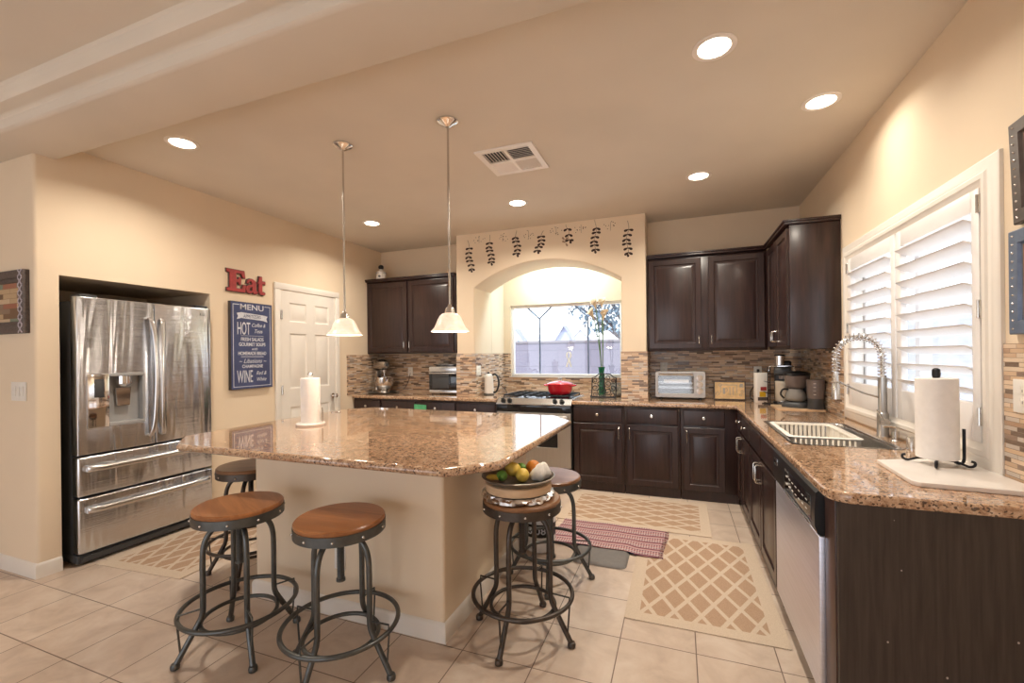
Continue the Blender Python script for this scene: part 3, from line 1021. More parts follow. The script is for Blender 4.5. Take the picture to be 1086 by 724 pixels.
# ================================================================== ISLAND
IX0, IX1, IY0, IY1 = -2.35, -1.085, 1.885, 3.15
t = thing('kitchen_island', 'cream painted kitchen island base with white baseboard', 'island', ((IX0 + IX1) / 2, (IY0 + IY1) / 2, 0))
ox, oy = t.location.x, t.location.y
po = rounded(IX0 - ox, IX1 - ox, IY0 - oy, IY1 - oy, 0.018, 5)
MB().prism(po, 0.0, 0.875).build('body', M['wall'], t, 0.9)
mb = MB()
rings = []
for d, z in bb:
    rings.append([(IX0 - d - ox, IY0 - d - oy, z), (IX1 + d - ox, IY0 - d - oy, z), (IX1 + d - ox, IY1 + d - oy, z), (IX0 - d - ox, IY1 + d - oy, z)])
mb.loops(rings, False, False)
mb.build('baseboard', M['white'], t)
ol = MB().box(-1.755 - ox, -1.683 - ox, IY0 - 0.006 - oy, IY0 - oy, 0.255, 0.372, 0.002).build('outlet_plate', M['plate'], t)
iso = [(-2.655, 1.642), (-0.935, 1.642), (-0.757, 1.835), (-0.738, 3.15), (-0.915, 3.385), (-2.70, 3.455), (-2.935, 3.24), (-2.905, 1.835)]
me = curve_mesh([iso], 0.8765, 0.916, 0.0185, 4)
tag(MB().add(me).build('island_worktop', M['granite'], None, 0.9), 'large polished granite island top with clipped corners', 'worktop')

# ================================================================== REFRIGERATOR
t = thing('refrigerator', 'tall stainless french-door refrigerator set in the wall alcove', 'refrigerator', (-3.78, 1.723, 0), 90)
MB().box(0.006, 0.904, 0.085, 0.80, 0.035, 1.80, 0.006).build('body', M['darkgrey'], t)
mb = MB().box(0.0, 0.908, 0.02, 0.40, 0.012, 0.075, 0.012)
mb.box(0.02, 0.888, 0.008, 0.02, 0.03, 0.062)
mb.build('base_grille', M['darkgrey'], t)


def fr_front(name, x0, x1, z0, z1, cut=None):
    mb = MB()
    if cut is None:
        mb.box(x0, x1, 0.0, 0.076, z0, z1, 0.012, 3)
    else:
        me = curve_mesh([[(x0, z0), (x1, z0), (x1, z1), (x0, z1)], [(cut[0], cut[2]), (cut[0], cut[3]), (cut[1], cut[3]), (cut[1], cut[2])]], -0.076, 0.0, 0.004)
        me.transform(UPRIGHT)
        mb.add(me)
        mb.box(cut[0] - 0.004, cut[1] + 0.004, 0.070, 0.078, cut[2] - 0.004, cut[3] + 0.004)
    return mb.build(name, M['steel'], t)


DX0, DX1, DZ0, DZ1 = 0.052, 0.398, 0.925, 1.298
ld_ = fr_front('door', 0.0, 0.466, 0.750, 1.828, (DX0, DX1, DZ0, DZ1))
rd_ = fr_front('door', 0.474, 0.908, 0.750, 1.828)
d1_ = fr_front('drawer', 0.0, 0.908, 0.468, 0.738)
d2_ = fr_front('drawer', 0.0, 0.908, 0.082, 0.455)
for par, hx, sg in ((ld_, 0.428, -1), (rd_, 0.510, 1)):
    pts = [(hx, 0.0, 1.70), (hx, -0.03, 1.70), (hx - sg * 0.012, -0.055, 1.60), (hx - sg * 0.018, -0.066, 1.42), (hx - sg * 0.02, -0.070, 1.26), (hx - sg * 0.018, -0.066, 1.10), (hx - sg * 0.012, -0.055, 0.92), (hx, -0.03, 0.825), (hx, 0.0, 0.825)]
    pp = smooth_path(pts, 5)
    rings = [[(p[0] + 0.017 * math.cos(R(a)), p[1] + 0.009 * math.sin(R(a)), p[2]) if 0.83 < p[2] < 1.695 else (p[0] + 0.017 * math.cos(R(a)), p[1], p[2] + (0.009 if p[2] > 1.2 else -0.009) * math.sin(R(a)) * (1 if p[2] > 1.2 else -1)) for a in range(0, 360, 30)] for p in pp]
    MB().loops(rings).build('handle', M['steel_h'], par, 0.9)
for par, hz in ((d1_, 0.655), (d2_, 0.375)):
    pts = smooth_path([(0.04, 0.0, hz), (0.042, -0.03, hz), (0.11, -0.052, hz), (0.30, -0.062, hz), (0.454, -0.064, hz), (0.61, -0.062, hz), (0.80, -0.052, hz), (0.866, -0.03, hz), (0.868, 0.0, hz)], 5)
    rings = [[(p[0], p[1] + 0.010 * math.cos(R(a)), p[2] + 0.020 * math.sin(R(a))) for a in range(0, 360, 30)] for p in pts]
    MB().loops(rings).build('handle', M['steel_h'], par, 0.9)
# water and ice dispenser
mb = MB()
mb.box(DX0, DX0 + 0.125, -0.004, 0.066, DZ0, DZ1, 0.004)
dp = mb.build('dispenser_panel', M['chrome'], ld_)
MB().box(DX0 + 0.038, DX0 + 0.092, -0.006, -0.003, 1.135, 1.262, 0.001).build('display', M['darkgrey'], dp)
mb = MB().box(DX0 + 0.125, DX1, 0.055, 0.068, DZ0, DZ1)
mb.box(DX0 + 0.125, DX1, -0.004, 0.056, DZ1 - 0.02, DZ1, 0.003).box(DX0 + 0.125, DX1, -0.006, 0.056, DZ0, DZ0 + 0.026, 0.003).box(DX1 - 0.014, DX1, -0.004, 0.056, DZ0 + 0.026, DZ1 - 0.02, 0.002)
mb.build('dispenser_recess', plain('grey_recess_plastic', (0.36, 0.36, 0.36), 0.35), ld_)
cx_ = DX0 + 0.225
mb = MB().cyl((cx_, 0.022, DZ1 - 0.02), (cx_, 0.022, DZ1 - 0.075), 0.048, None, 28)
mb.cyl((cx_, 0.022, DZ1 - 0.075), (cx_, 0.022, DZ1 - 0.095), 0.046, 0.026, 28)
mb.build('nozzle', M['chrome'], ld_)
MB().prism([(cx_ - 0.046, DZ1 - 0.105), (cx_ + 0.046, DZ1 - 0.105), (cx_ + 0.038, DZ1 - 0.235), (cx_ - 0.038, DZ1 - 0.235)], 0.026, 0.042, 'y').build('dispenser_paddle', M['chrome'], ld_)
me = text_mesh('LG', 0.034, 0.0008)
MB().add(me, Matrix.Translation((0.838, -0.0008, 1.772)) @ UPRIGHT).build('lettering', M['darkgrey'], rd_, 0)
for hx in (0.02, 0.788):
    MB().box(hx, hx + 0.10, 0.01, 0.11, 1.828, 1.846, 0.005).build('hinge_cover', M['darkgrey'], t)

# ================================================================== RANGE
t = thing('gas_range', 'stainless slide-in gas range with black glass strip under the arch', 'range', (-1.884, 4.455, 0))
RW = 0.838
MB().box(0.004, RW - 0.004, 0.03, 0.64, 0.0, 0.895, 0.004).build('body', M['darkgrey'], t)
mb = MB().prism([(0.0, 0.862), (0.0, 0.872), (0.062, 0.926), (0.650, 0.926), (0.650, 0.893), (0.04, 0.893)], 0.0, RW, 'x')
ct = mb.build('cooktop', M['steel_h'], t, 0.4)
MB().box(0.03, RW - 0.03, 0.115, 0.635, 0.924, 0.930, 0.003).build('burner_tray', M['glassblack'], ct)
for gx0, gx1 in ((0.045, 0.285), (0.300, 0.538), (0.553, 0.793)):
    mb = MB()
    gy0, gy1, gz = 0.13, 0.62, 0.950
    mb.tube([(gx0, gy0, gz), (gx1, gy0, gz), (gx1, gy1, gz), (gx0, gy1, gz)], 0.006, 6, True)
    for gy in (0.25, 0.375, 0.50):
        mb.tube([(gx0, gy, gz), (gx1, gy, gz)], 0.006, 6)
    gm = (gx0 + gx1) / 2
    mb.tube([(gm, gy0, gz), (gm, gy1, gz)], 0.006, 6)
    for a in (gx0, gx1):
        for b in (gy0, gy1):
            mb.tube([(a, b, gz), (a, b, 0.929)], 0.007, 6)
    g_ = mb.build('grate', M['iron'], ct)
for bx in (0.165, 0.42, 0.673):
    for by in (0.25, 0.50):
        MB().lathe([(0.045, 0.0), (0.045, 0.006), (0.03, 0.008), (0.03, 0.014), (0.0, 0.016)], (bx, by, 0.929), 20).build('burner', M['iron'], ct)
nrm = Vector((0, -0.66, 0.75))
for kx in (0.075, 0.150, 0.660, 0.735):
    c = Vector((kx, 0.028, 0.896))
    k_ = MB().cyl(c, c + nrm * 0.008, 0.027, None, 20).cyl(c + nrm * 0.008, c + nrm * 0.030, 0.020, 0.018, 20)
    k_.tube([c + nrm * 0.032 + Vector((-0.018, 0, 0)), c + nrm * 0.032 + Vector((0.018, 0, 0))], 0.006, 8)
    k_.build('knob', M['black'], ct)
MB().box(0.006, RW - 0.006, 0.004, 0.03, 0.788, 0.862, 0.004).build('control_strip', M['glassblack'], t)
mb = MB()
me = curve_mesh([[(0.006, 0.215), (RW - 0.006, 0.215), (RW - 0.006, 0.780), (0.006, 0.780)], [(0.145, 0.420), (0.145, 0.660), (0.690, 0.660), (0.690, 0.420)]], -0.03, 0.0, 0.004)
me.transform(UPRIGHT)
od = mb.add(me).build('oven_door', M['steel_t'], t)
MB().box(0.140, 0.695, 0.006, 0.024, 0.415, 0.665).build('oven_window', M['glassblack'], od)
mb = MB()
hz = 0.748
mb.tube([(0.03, -0.045, hz), (RW - 0.03, -0.045, hz)], 0.015, 14)
for hx in (0.055, RW - 0.055):
    mb.tube([(hx, 0.004, hz), (hx, -0.045, hz)], 0.010, 10)
mb.build('handle', M['steel_h'], od)
MB().box(0.006, RW - 0.006, 0.0, 0.03, 0.045, 0.205, 0.006).build('storage_drawer', M['steel_h'], t)

# ================================================================== DISHWASHER
t = thing('dishwasher', 'stainless dishwasher with black control panel under the worktop end', 'dishwasher', (XF, 2.762, 0), -90)
DWW = 0.795
MB().box(0.095, DWW - 0.003, 0.02, 0.57, 0.02, 0.872).build('body', M['darkgrey'], t)
MB().box(0.004, DWW - 0.004, -0.022, 0.02, 0.095, 0.700, 0.006, 3).build('door', M['steel_dw'], t)
MB().box(0.01, DWW - 0.01, 0.03, 0.05, 0.0, 0.094).build('kick_plate', M['black'], t)
mb = MB().prism([(0.02, 0.872), (-0.020, 0.872), (-0.030, 0.862), (-0.034, 0.80), (-0.034, 0.735), (-0.024, 0.705), (0.02, 0.703)], 0.002, DWW - 0.002, 'x')
cp = mb.build('control_panel', M['black'], t, 0.5)
MB().box(0.29, DWW - 0.05, -0.0355, -0.033, 0.742, 0.835, 0.001).build('keypad', M['glassblack'], cp)
for i in range(7):
    for j in range(2):
        MB().box(0.32 + i * 0.058, 0.346 + i * 0.058, -0.0362, -0.0352, 0.766 + j * 0.035, 0.7705 + j * 0.035).build('key_mark', M['plate'], cp, 0)
MB().tube([(0.29, -0.036, 0.728), (DWW - 0.05, -0.036, 0.728)], 0.006, 8).build('trim_bar', M['steel_h'], cp)
MB().box(0.045, 0.12, -0.0358, -0.0338, 0.80, 0.835, 0.001).build('badge', M['chrome'], cp)

# ================================================================== SINK AND FAUCET
t = thing('sink', 'stainless single-bowl sink set in the worktop under the window', 'sink', (0.79, 3.10, 0.70))
mb = MB()
rings = []
for ins, z in ((-0.006, 0.2175), (0.012, 0.2175), (0.016, 0.214), (0.018, 0.20), (0.024, 0.03), (0.05, 0.008), (0.10, 0.004)):
    rings.append([(x - 0.79, y - 3.10, z) for x, y in rounded(0.556 + ins, 1.024 - ins, 2.672 + ins, 3.528 - ins, 0.045 if ins < 0.04 else 0.03)])
mb.loops(rings, False, True)
rings2 = [[(x - 0.79, y - 3.10, z) for x, y in rounded(0.556 + i, 1.024 - i, 2.672 + i, 3.528 - i, 0.03)] for i, z in ((0.014, 0.18), (0.014, 0.003))]
mb.build('bowl', M['steel_h'], t, 0.9)
MB().lathe([(0.045, 0.0), (0.04, 0.004), (0.02, 0.002), (0.0, 0.001)], (0.05, 0, 0.0045), 24).build('drain', M['chrome'], t)

FX, FY = 1.072, 3.06
t = thing('faucet', 'brushed steel spring-neck kitchen faucet behind the sink', 'faucet', (FX, FY, 0.916))
mb = MB().lathe([(0.030, 0.0), (0.030, 0.006), (0.027, 0.012), (0.027, 0.13), (0.023, 0.135), (0.021, 0.14), (0.021, 0.335), (0.0, 0.335)], n=24)
fb = mb.build('faucet_body', M['steel_f'], t)
core = []
for i in range(31):
    a = R(180 * i / 30)
    core.append((-0.110 + 0.110 * math.cos(a), 0.0, 0.335 + 0.12 + 0.110 * math.sin(a)))
path = [(0, 0, 0.33), (0, 0, 0.36), (0, 0, 0.40)] + core + [(-0.22, 0, 0.42), (-0.22, 0, 0.38), (-0.22, 0, 0.355)]
MB().tube(path, 0.0095, 10).build('hose', M['nickel'], fb)
P = [Vector(p) for p in path]
cum = [0]
for a, b in zip(P[:-1], P[1:]):
    cum.append(cum[-1] + (b - a).length)
turns, n = 30, 30 * 14
hel = []
for i in range(n + 1):
    d = cum[-1] * i / n
    k = max(j for j in range(len(cum)) if cum[j] <= d + 1e-9)
    k = min(k, len(P) - 2)
    u = (d - cum[k]) / (cum[k + 1] - cum[k])
    p = P[k].lerp(P[k + 1], u)
    T = (P[k + 1] - P[k]).normalized()
    Bn = Vector((0, 1, 0))
    Nn = T.cross(Bn)
    a = 2 * PI * turns * i / n
    hel.append(tuple(p + (Nn * math.cos(a) + Bn * math.sin(a)) * 0.0185))
MB().tube(hel, 0.0034, 6).build('spring', M['chrome'], fb, 0.9)
mb = MB().lathe([(0.0125, 0.16), (0.0135, 0.10), (0.019, 0.085), (0.021, 0.02), (0.021, 0.0), (0.0, 0.0)], (-0.22, 0, 0.205), 22)
mb.build('spray_head', M['nickel'], t)
MB().tube(smooth_path([(-0.016, 0, 0.22), (-0.09, 0, 0.245), (-0.15, 0, 0.275), (-0.200, 0, 0.300)], 4), 0.0055, 8).ring((-0.22, 0, 0.305), 0.021, 0.005, 24, 8).build('support_arm', M['nickel'], fb)
mb = MB().cyl((0.0, -0.01, 0.085), (-0.01, -0.062, 0.085), 0.022, None, 20)
mb.tube([(-0.008, -0.055, 0.09), (-0.045, -0.058, 0.155)], [0.007, 0.0055], 8)
mb.build('lever', M['nickel'], fb)
for i, (sx_, sy_, lab) in enumerate(((1.072, 2.905, 'short steel soap dispenser between the faucet and the towel roll'), (1.060, 2.70, 'slim steel air gap cap half hidden behind the towel roll'))):
    s_ = thing('soap_dispenser' if i == 0 else 'air_gap_cap', lab, 'fixture', (sx_, sy_, 0.916))
    if i == 0:
        MB().lathe([(0.022, 0), (0.022, 0.005), (0.016, 0.01), (0.016, 0.055), (0.0, 0.058)], n=20).build('collar', M['nickel'], s_)
        MB().tube([(0, 0, 0.055), (0, 0, 0.075), (-0.02, 0, 0.08), (-0.05, 0, 0.078), (-0.055, 0, 0.07)], 0.0065, 8).build('spout', M['nickel'], s_)
    else:
        MB().lathe([(0.021, 0), (0.021, 0.055), (0.017, 0.062), (0.0, 0.063)], n=20).build('cap', M['nickel'], s_)
        MB().lathe([(0.024, 0), (0.024, 0.006), (0.0215, 0.007)], n=20).build('base_ring', M['chrome'], s_)

# white dish rack in the sink
t = thing('dish_rack', 'white slatted plastic dish rack sitting in the sink', 'dish rack', (0.755, 3.17, 0.772))
rx, ry, rh = 0.165, 0.265, 0.15
mb = MB()
rings = [[(x, y, z) for x, y in rounded(-a, a, -b, b, 0.03)] for a, b, z in ((rx - 0.012, ry - 0.012, rh - 0.012), (rx + 0.012, ry + 0.012, rh - 0.012), (rx + 0.016, ry + 0.016, rh - 0.004), (rx + 0.012, ry + 0.012, rh), (rx - 0.008, ry - 0.008, rh), (rx - 0.012, ry - 0.012, rh - 0.012))]
mb.loops(rings, False, False)
mb.build('rim', M['ceramic'], t, 0.9)
mb = MB()
for i in range(13):
    x = -rx + 0.012 + i * (2 * rx - 0.024) / 12
    for y in (-ry + 0.002, ry - 0.002):
        mb.box(x - 0.008, x + 0.008, y - 0.004, y + 0.004, 0.03, rh - 0.006)
for i in range(20):
    y = -ry + 0.012 + i * (2 * ry - 0.024) / 19
    for x in (-rx + 0.002, rx - 0.002):
        mb.box(x - 0.004, x + 0.004, y - 0.0112, y + 0.0112, 0.03, rh - 0.006)
mb.build('slats', M['ceramic'], t)
mb = MB().box(-rx, rx, -ry, ry, 0.0, 0.032, 0.01)
for i in range(9):
    y = -0.2 + i * 0.05
    mb.box(-rx + 0.05, rx - 0.05, y - 0.004, y + 0.004, 0.03, 0.075, 0.002)
mb.build('basket_floor', M['ceramic'], t)

# ================================================================== BAR STOOLS
def make_stool(metal, wood, label, loc, rz, H_=0.64):
    t = thing('bar_stool', label, 'stool', (loc[0], loc[1], 0), rz, 'round bar stools around the island')
    MB().lathe([(0.0, H_ - 0.024), (0.190, H_ - 0.024), (0.194, H_ - 0.018), (0.194, H_ - 0.006), (0.188, H_), (0.0, H_)], n=56, cap0=False, cap1=False).build('seat', wood, t)
    mb = MB().lathe([(0.186, H_ - 0.020), (0.1965, H_ - 0.020), (0.1965, H_ - 0.062), (0.190, H_ - 0.062), (0.186, H_ - 0.058)], n=56, cap0=False, cap1=False)
    mb.lathe([(0.19, H_ - 0.030), (0.19, H_ - 0.036), (0.0, H_ - 0.036)], n=40, cap0=False)
    sb = mb.build('seat_band', metal, t)
    for i in range(10):
        a = R(36 * i + 12)
        d = Vector((math.cos(a), math.sin(a), 0))
        MB().sphere(d * 0.1965 + Vector((0, 0, H_ - 0.042)), 0.0065, 10, 6).build('rivet', M['nickel'], sb)
    mb = MB().lathe([(0.030, 0.0), (0.030, 0.028), (0.060, 0.036), (0.060, 0.044), (0.0, 0.044)], (0, 0, H_ - 0.082), 24)
    n = 60
    mb.lathe([(0.0145 + (0.0018 if i % 2 else 0), -0.20 + 0.20 * i / n) for i in range(n + 1)], (0, 0, H_ - 0.08), 16)
    mb.lathe([(0.020, 0.0), (0.020, 0.012)], (0, 0, H_ - 0.29), 16)
    mb.build('screw_post', metal, t)
    legs = []
    for q in range(4):
        a = R(90 * q)
        c, s_ = math.cos(a), math.sin(a)
        prof = [(0.020, H_ - 0.074), (0.055, H_ - 0.077), (0.098, H_ - 0.092), (0.130, H_ - 0.125), (0.146, H_ - 0.175), (0.150, H_ - 0.24), (0.150, 0.34), (0.150, 0.245), (0.154, 0.205), (0.172, 0.165), (0.252, 0.022)]
        pts = smooth_path([(r * c, r * s_, z) for r, z in prof], 5)
        lg = MB().tube(pts, 0.0125, 12).build('leg', metal, t, 0.9)
        MB().lathe([(0.012, 0.0), (0.0185, 0.004), (0.0195, 0.016), (0.016, 0.026), (0.0, 0.030)], (0.256 * c, 0.256 * s_, 0.0), 16).build('foot', metal, lg)
    MB().ring((0, 0, 0.208), 0.248, 0.0105, 64).build('foot_ring', metal, t, 0.9)
    MB().ring((0, 0, 0.150), 0.160, 0.0095, 56).build('inner_ring', metal, t, 0.9)
    for q in range(4):
        a = R(90 * q)
        c, s_ = math.cos(a), math.sin(a)
        MB().tube([(0.148 * c, 0.148 * s_, 0.235), (0.246 * c, 0.246 * s_, 0.235), (0.248 * c, 0.248 * s_, 0.20), (0.236 * c, 0.236 * s_, 0.055)], 0.0045, 6).build('ring_bracket', metal, t)
    return t


SA, SB, SC, SD, SE = (-2.02, 1.535), (-1.435, 1.575), (-0.748, 2.085), (-0.772, 2.675), (-2.640, 2.09)
make_stool(M['gunmetal'], M['seat'], 'round wooden bar stool with gunmetal legs at the island front, left of two', SA, -27, 0.690)
make_stool(M['gunmetal'], M['seat'], 'round wooden bar stool with gunmetal legs at the island front, right of two', SB, 3, 0.682)
make_stool(M['bronze'], M['seat_d'], 'metal bar stool carrying the wooden fruit stack beside the island', SC, -6, 0.690)
make_stool(M['gunmetal'], M['seat_d'], 'round bar stool with empty seat behind the fruit stool, by the striped runner', SD, 12)
make_stool(M['bronze'], M['seat_d'], 'round bar stool half hidden behind the island end near the refrigerator', SE, 33, 0.700)

# ================================================================== PENDANTS
def pendant(x, y, label):
    zb = 1.548
    t = thing('pendant_lamp', label, 'pendant lamp', (x, y, ZC), 0, 'pendant lamps over the island')
    MB().lathe([(0.0, 0.0), (0.062, 0.0), (0.064, -0.010), (0.052, -0.020), (0.030, -0.028), (0.016, -0.040), (0.0, -0.042)], n=32, cap0=False, cap1=False).build('canopy', M['chrome'], t)
    MB().cyl((0, 0, -0.03), (0, 0, zb + 0.125 - ZC), 0.0065, None, 12).build('rod', M['nickel'], t)
    z0 = zb - ZC
    MB().lathe([(0.008, z0 + 0.165), (0.014, z0 + 0.150), (0.026, z0 + 0.140), (0.032, z0 + 0.112), (0.030, z0 + 0.108), (0.0, z0 + 0.108)], n=24).build('socket', M['nickel'], t)
    prof = [(0.030, 0.112), (0.045, 0.108), (0.062, 0.094), (0.075, 0.070), (0.085, 0.045), (0.096, 0.022), (0.112, 0.004), (0.117, 0.0)]
    prof = [(r, z0 + z) for r, z in prof]
    inner = [(r - 0.004, z - 0.001 if i < 2 else z) for i, (r, z) in enumerate(prof)]
    sh = MB().lathe(prof + [(0.114, z0 - 0.002)] + list(reversed(inner)), n=44, cap0=False, cap1=False).build('lamp_shade', M['shade'], t, 0.9)
    MB().sphere((0, 0, z0 + 0.06), 0.026, 16, 12, (1, 1, 1.2)).build('bulb', M['led'], t)
    ld = bpy.data.lights.new('pendant_lamp_light', 'POINT')
    ld.energy = PENDANT_W
    ld.color = (1.0, 0.84, 0.65)
    ld.shadow_soft_size = 0.05
    lo = bpy.data.objects.new('pendant_lamp_light', ld)
    COL.objects.link(lo)
    lo.parent = t
    lo.location = (0, 0, z0 - 0.01)


pendant(-2.120, 2.390, 'frosted bell pendant lamp over the island, nearer the white door')
pendant(-1.310, 2.385, 'frosted bell pendant lamp over the island, nearer the arch')

# slim light bar up inside the niche, behind the arch
t = thing('light_bar', 'slim white light bar fixed up inside the niche behind the arch', 'light', (acx, 5.32, 2.66))
MB().box(-0.45, 0.45, -0.025, 0.025, 0.0, 0.04, 0.006).build('housing', M['plate'], t)
MB().box(-0.43, 0.43, -0.018, 0.018, -0.008, 0.002, 0.003).build('diffuser', M['led'], t)
ld = bpy.data.lights.new('bar_lamp', 'AREA')
ld.shape = 'RECTANGLE'
ld.size, ld.size_y = 0.86, 0.04
ld.energy = NICHE_W
ld.color = (0.55, 0.86, 1.0)
lo = bpy.data.objects.new('bar_lamp', ld)
COL.objects.link(lo)
lo.parent = t
lo.location = (0, 0, -0.012)

# ceiling register
t = thing('air_vent', 'white square ceiling air register between the pendants and the arch', 'vent', (-1.128, 3.035, ZC))
hw_ = 0.215
me = curve_mesh([[(-hw_, -hw_), (hw_, -hw_), (hw_, hw_), (-hw_, hw_)]] + [[(x0, y0), (x0, y1), (x1, y1), (x1, y0)] for x0, x1, y0, y1 in ((-0.175, -0.012, -0.175, -0.012), (0.012, 0.175, -0.175, -0.012), (-0.175, -0.012, 0.012, 0.175), (0.012, 0.175, 0.012, 0.175))], -0.014, -0.001, 0.002)
MB().add(me).build('frame', M['trimring'], t)
MB().box(-0.18, 0.18, -0.18, 0.18, -0.003, -0.0015).build('duct_backing', M['darkgrey'], t)
for q, (cx, cy) in enumerate(((-0.0935, -0.0935), (0.0935, -0.0935), (-0.0935, 0.0935), (0.0935, 0.0935))):
    for i in range(7):
        o_ = -0.070 + i * 0.0233
        tilt = Matrix.Translation((cx + (o_ if q in (0, 3) else 0), cy + (o_ if q in (1, 2) else 0), -0.008))
        tilt = tilt @ (Matrix.Rotation(R(38 if q == 0 else -38), 4, 'Y') if q in (0, 3) else Matrix.Rotation(R(38 if q == 1 else -38), 4, 'X'))
        if q in (0, 3):
            MB().box(-0.010, 0.010, -0.081, 0.081, -0.0008, 0.0008, mat=tilt).build('vane', M['trimring'], t, 0)
        else:
            MB().box(-0.081, 0.081, -0.010, 0.010, -0.0008, 0.0008, mat=tilt).build('vane', M['trimring'], t, 0)

# ================================================================== WALL DECALS ON THE ARCH
def leaf(mb, x, z, ang, ln, wd):
    ring_a, ring_b = [], []
    n = 12
    for i in range(n):
        a = 2 * PI * i / n
        u = 0.5 - 0.5 * math.cos(a)
        hw2 = wd * 0.5 * math.sin(a) * (0.55 + 0.75 * u)
        px, pz = u * ln, hw2
        X = x + px * math.cos(ang) - pz * math.sin(ang)
        Z = z + px * math.sin(ang) + pz * math.cos(ang)
        ring_a.append((X, 0.0, Z))
        ring_b.append((X, -0.0012, Z))
    mb.loops([ring_a, ring_b])


vines = [(-2.340, 2.770, -2.300, 2.401, 5, 'leftmost'), (-2.063, 2.803, -2.038, 2.462, 5, 'second from the left'), (-1.728, 2.817, -1.715, 2.536, 4, 'third from the left'),
         (-1.400, 2.781, -1.469, 2.552, 4, 'fourth from the left, leaning left'), (-1.134, 2.819, -1.100, 2.634, 2, 'shortest, above the middle of the arch'), (-0.817, 2.835, -0.831, 2.493, 5, 'second from the right'), (-0.484, 2.784, -0.493, 2.425, 5, 'rightmost')]
for i, (xt, zt, xb, zb, n, wh) in enumerate(vines):
    n += 1
    t = thing('wall_decal', 'brown leafy vine decal above the arch, ' + wh, 'wall decal', (xt, YA - 0.0005, zt), 0, 'vine decals above the arch')
    dx, dz = xb - xt, zb - zt
    ln = -dz
    pts = [(dx * u + 0.012 * math.sin(u * 9 + i), -0.0006, dz * u) for u in [k / 10 for k in range(11)]]
    MB().tube(pts, 0.0018, 5).build('stem', M['decal'], t)
    mb = MB()
    top = 0.26
    for k in range(n):
        u = top + (0.92 - top) * k / max(1, n - 1)
        x = dx * u + 0.012 * math.sin(u * 9 + i)
        z = dz * u
        for sgn in (-1, 1):
            ang = PI / 2 - sgn * R(104 + 9 * ((k + i) % 3))
            leaf(mb, x, z, ang, 0.050, 0.026)
    leaf(mb, dx, dz * 0.95, -PI / 2 + 0.3, 0.040, 0.026)
    mb.build('leaves', M['decal'], t, 0)
    if i == 4:
        mb = MB()
        for (a, b, an) in ((0.0, 0.0, 130), (0.005, -0.005, 40), (0.01, -0.03, 150), (0.012, -0.035, -60)):
            leaf(mb, dx - 0.06 + a, dz * 0.9 + b, R(an), 0.042, 0.022)
        mb.build('faded_leaves', M['decal_f'], t, 0)
dots = [(-2.192, 2.765, 'between first and second vines'), (-1.891, 2.752, 'between the second and third vines'), (-1.575, 2.757, 'between the third and fourth vines'),
        (-1.253, 2.761, 'just left of the shortest vine'), (-0.976, 2.755, 'just right of the shortest vine'), (-0.661, 2.745, 'left of the rightmost vine')]
for i, (x, z, wh) in enumerate(dots):
    rnd = random.Random(i + 3)
    mb = MB()
    for k in range(11):
        a, rr = rnd.uniform(0, 2 * PI), rnd.uniform(0.02, 0.085)
        px, pz = x + rr * math.cos(a), z + 0.6 * rr * math.sin(a)
        mb.prism([(px + 0.0045 * math.cos(2 * PI * j / 8), pz + 0.0045 * math.sin(2 * PI * j / 8)) for j in range(8)], YA - 0.0016, YA - 0.0004, 'y')
    mb.tube([(x, YA - 0.001, z + 0.045), (x, YA - 0.001, z - 0.045)], 0.0014, 5)
    tag(mb.build('dot_decal', M['decal'], None, 0), 'small cluster of brown dots on the arch wall ' + wh, 'wall decal', 'dot decals above the arch')

# ================================================================== SIGNS AND PICTURES
t = thing('word_sign', 'red cut-out Eat word sign hung above the menu board', 'sign', (XL, 2.826, 2.018), 90)
E_ = [(0, 0), (0.88, 0), (0.93, 0.34), (0.80, 0.34), (0.72, 0.14), (0.44, 0.14), (0.44, 0.44), (0.56, 0.44), (0.58, 0.34), (0.68, 0.34), (0.68, 0.68), (0.58, 0.68), (0.56, 0.57), (0.44, 0.57), (0.44, 0.86), (0.70, 0.86), (0.78, 0.68), (0.90, 0.68), (0.86, 1.0), (0, 1.0), (0, 0.87), (0.13, 0.84), (0.13, 0.16), (0, 0.13)]
a_ = [(0.97, 0.46), (1.08, 0.46), (1.12, 0.56), (1.20, 0.58), (1.26, 0.52), (1.26, 0.44), (1.10, 0.40), (0.97, 0.32), (0.93, 0.17), (0.99, 0.03), (1.12, -0.01), (1.22, 0.03), (1.29, 0.08), (1.33, 0.0), (1.46, -0.01), (1.55, 0.05), (1.55, 0.14), (1.49, 0.12), (1.47, 0.18), (1.47, 0.48), (1.42, 0.62), (1.30, 0.69), (1.14, 0.69), (1.02, 0.63)]
ah = [(1.26, 0.33), (1.16, 0.29), (1.11, 0.20), (1.15, 0.11), (1.22, 0.11), (1.26, 0.17)]
t_ = [(1.53, 0.56), (1.62, 0.62), (1.66, 0.88), (1.80, 0.88), (1.80, 0.66), (1.98, 0.66), (1.98, 0.53), (1.80, 0.53), (1.80, 0.20), (1.84, 0.11), (1.92, 0.14), (1.98, 0.10), (1.96, 0.02), (1.84, -0.02), (1.68, 0.02), (1.61, 0.14), (1.61, 0.53), (1.53, 0.53)]
for nm, lets, mat_, z0, z1, off in (('lettering', ([E_], [a_, ah], [t_]), M['redpaint'], 0.010, 0.022, 0.0), ('dark_outline', ([E_], [a_, ah], [t_]), M['framedark'], 0.0, 0.0105, 0.006)):
    mb = MB()
    for sp in lets:
        me = curve_mesh([[(x * 0.2, y * 0.2) for x, y in pl] for pl in sp], z0, z1, 0.0005, 1, off)
        mb.add(me, UPRIGHT)
    mb.build(nm, mat_, t, 0)

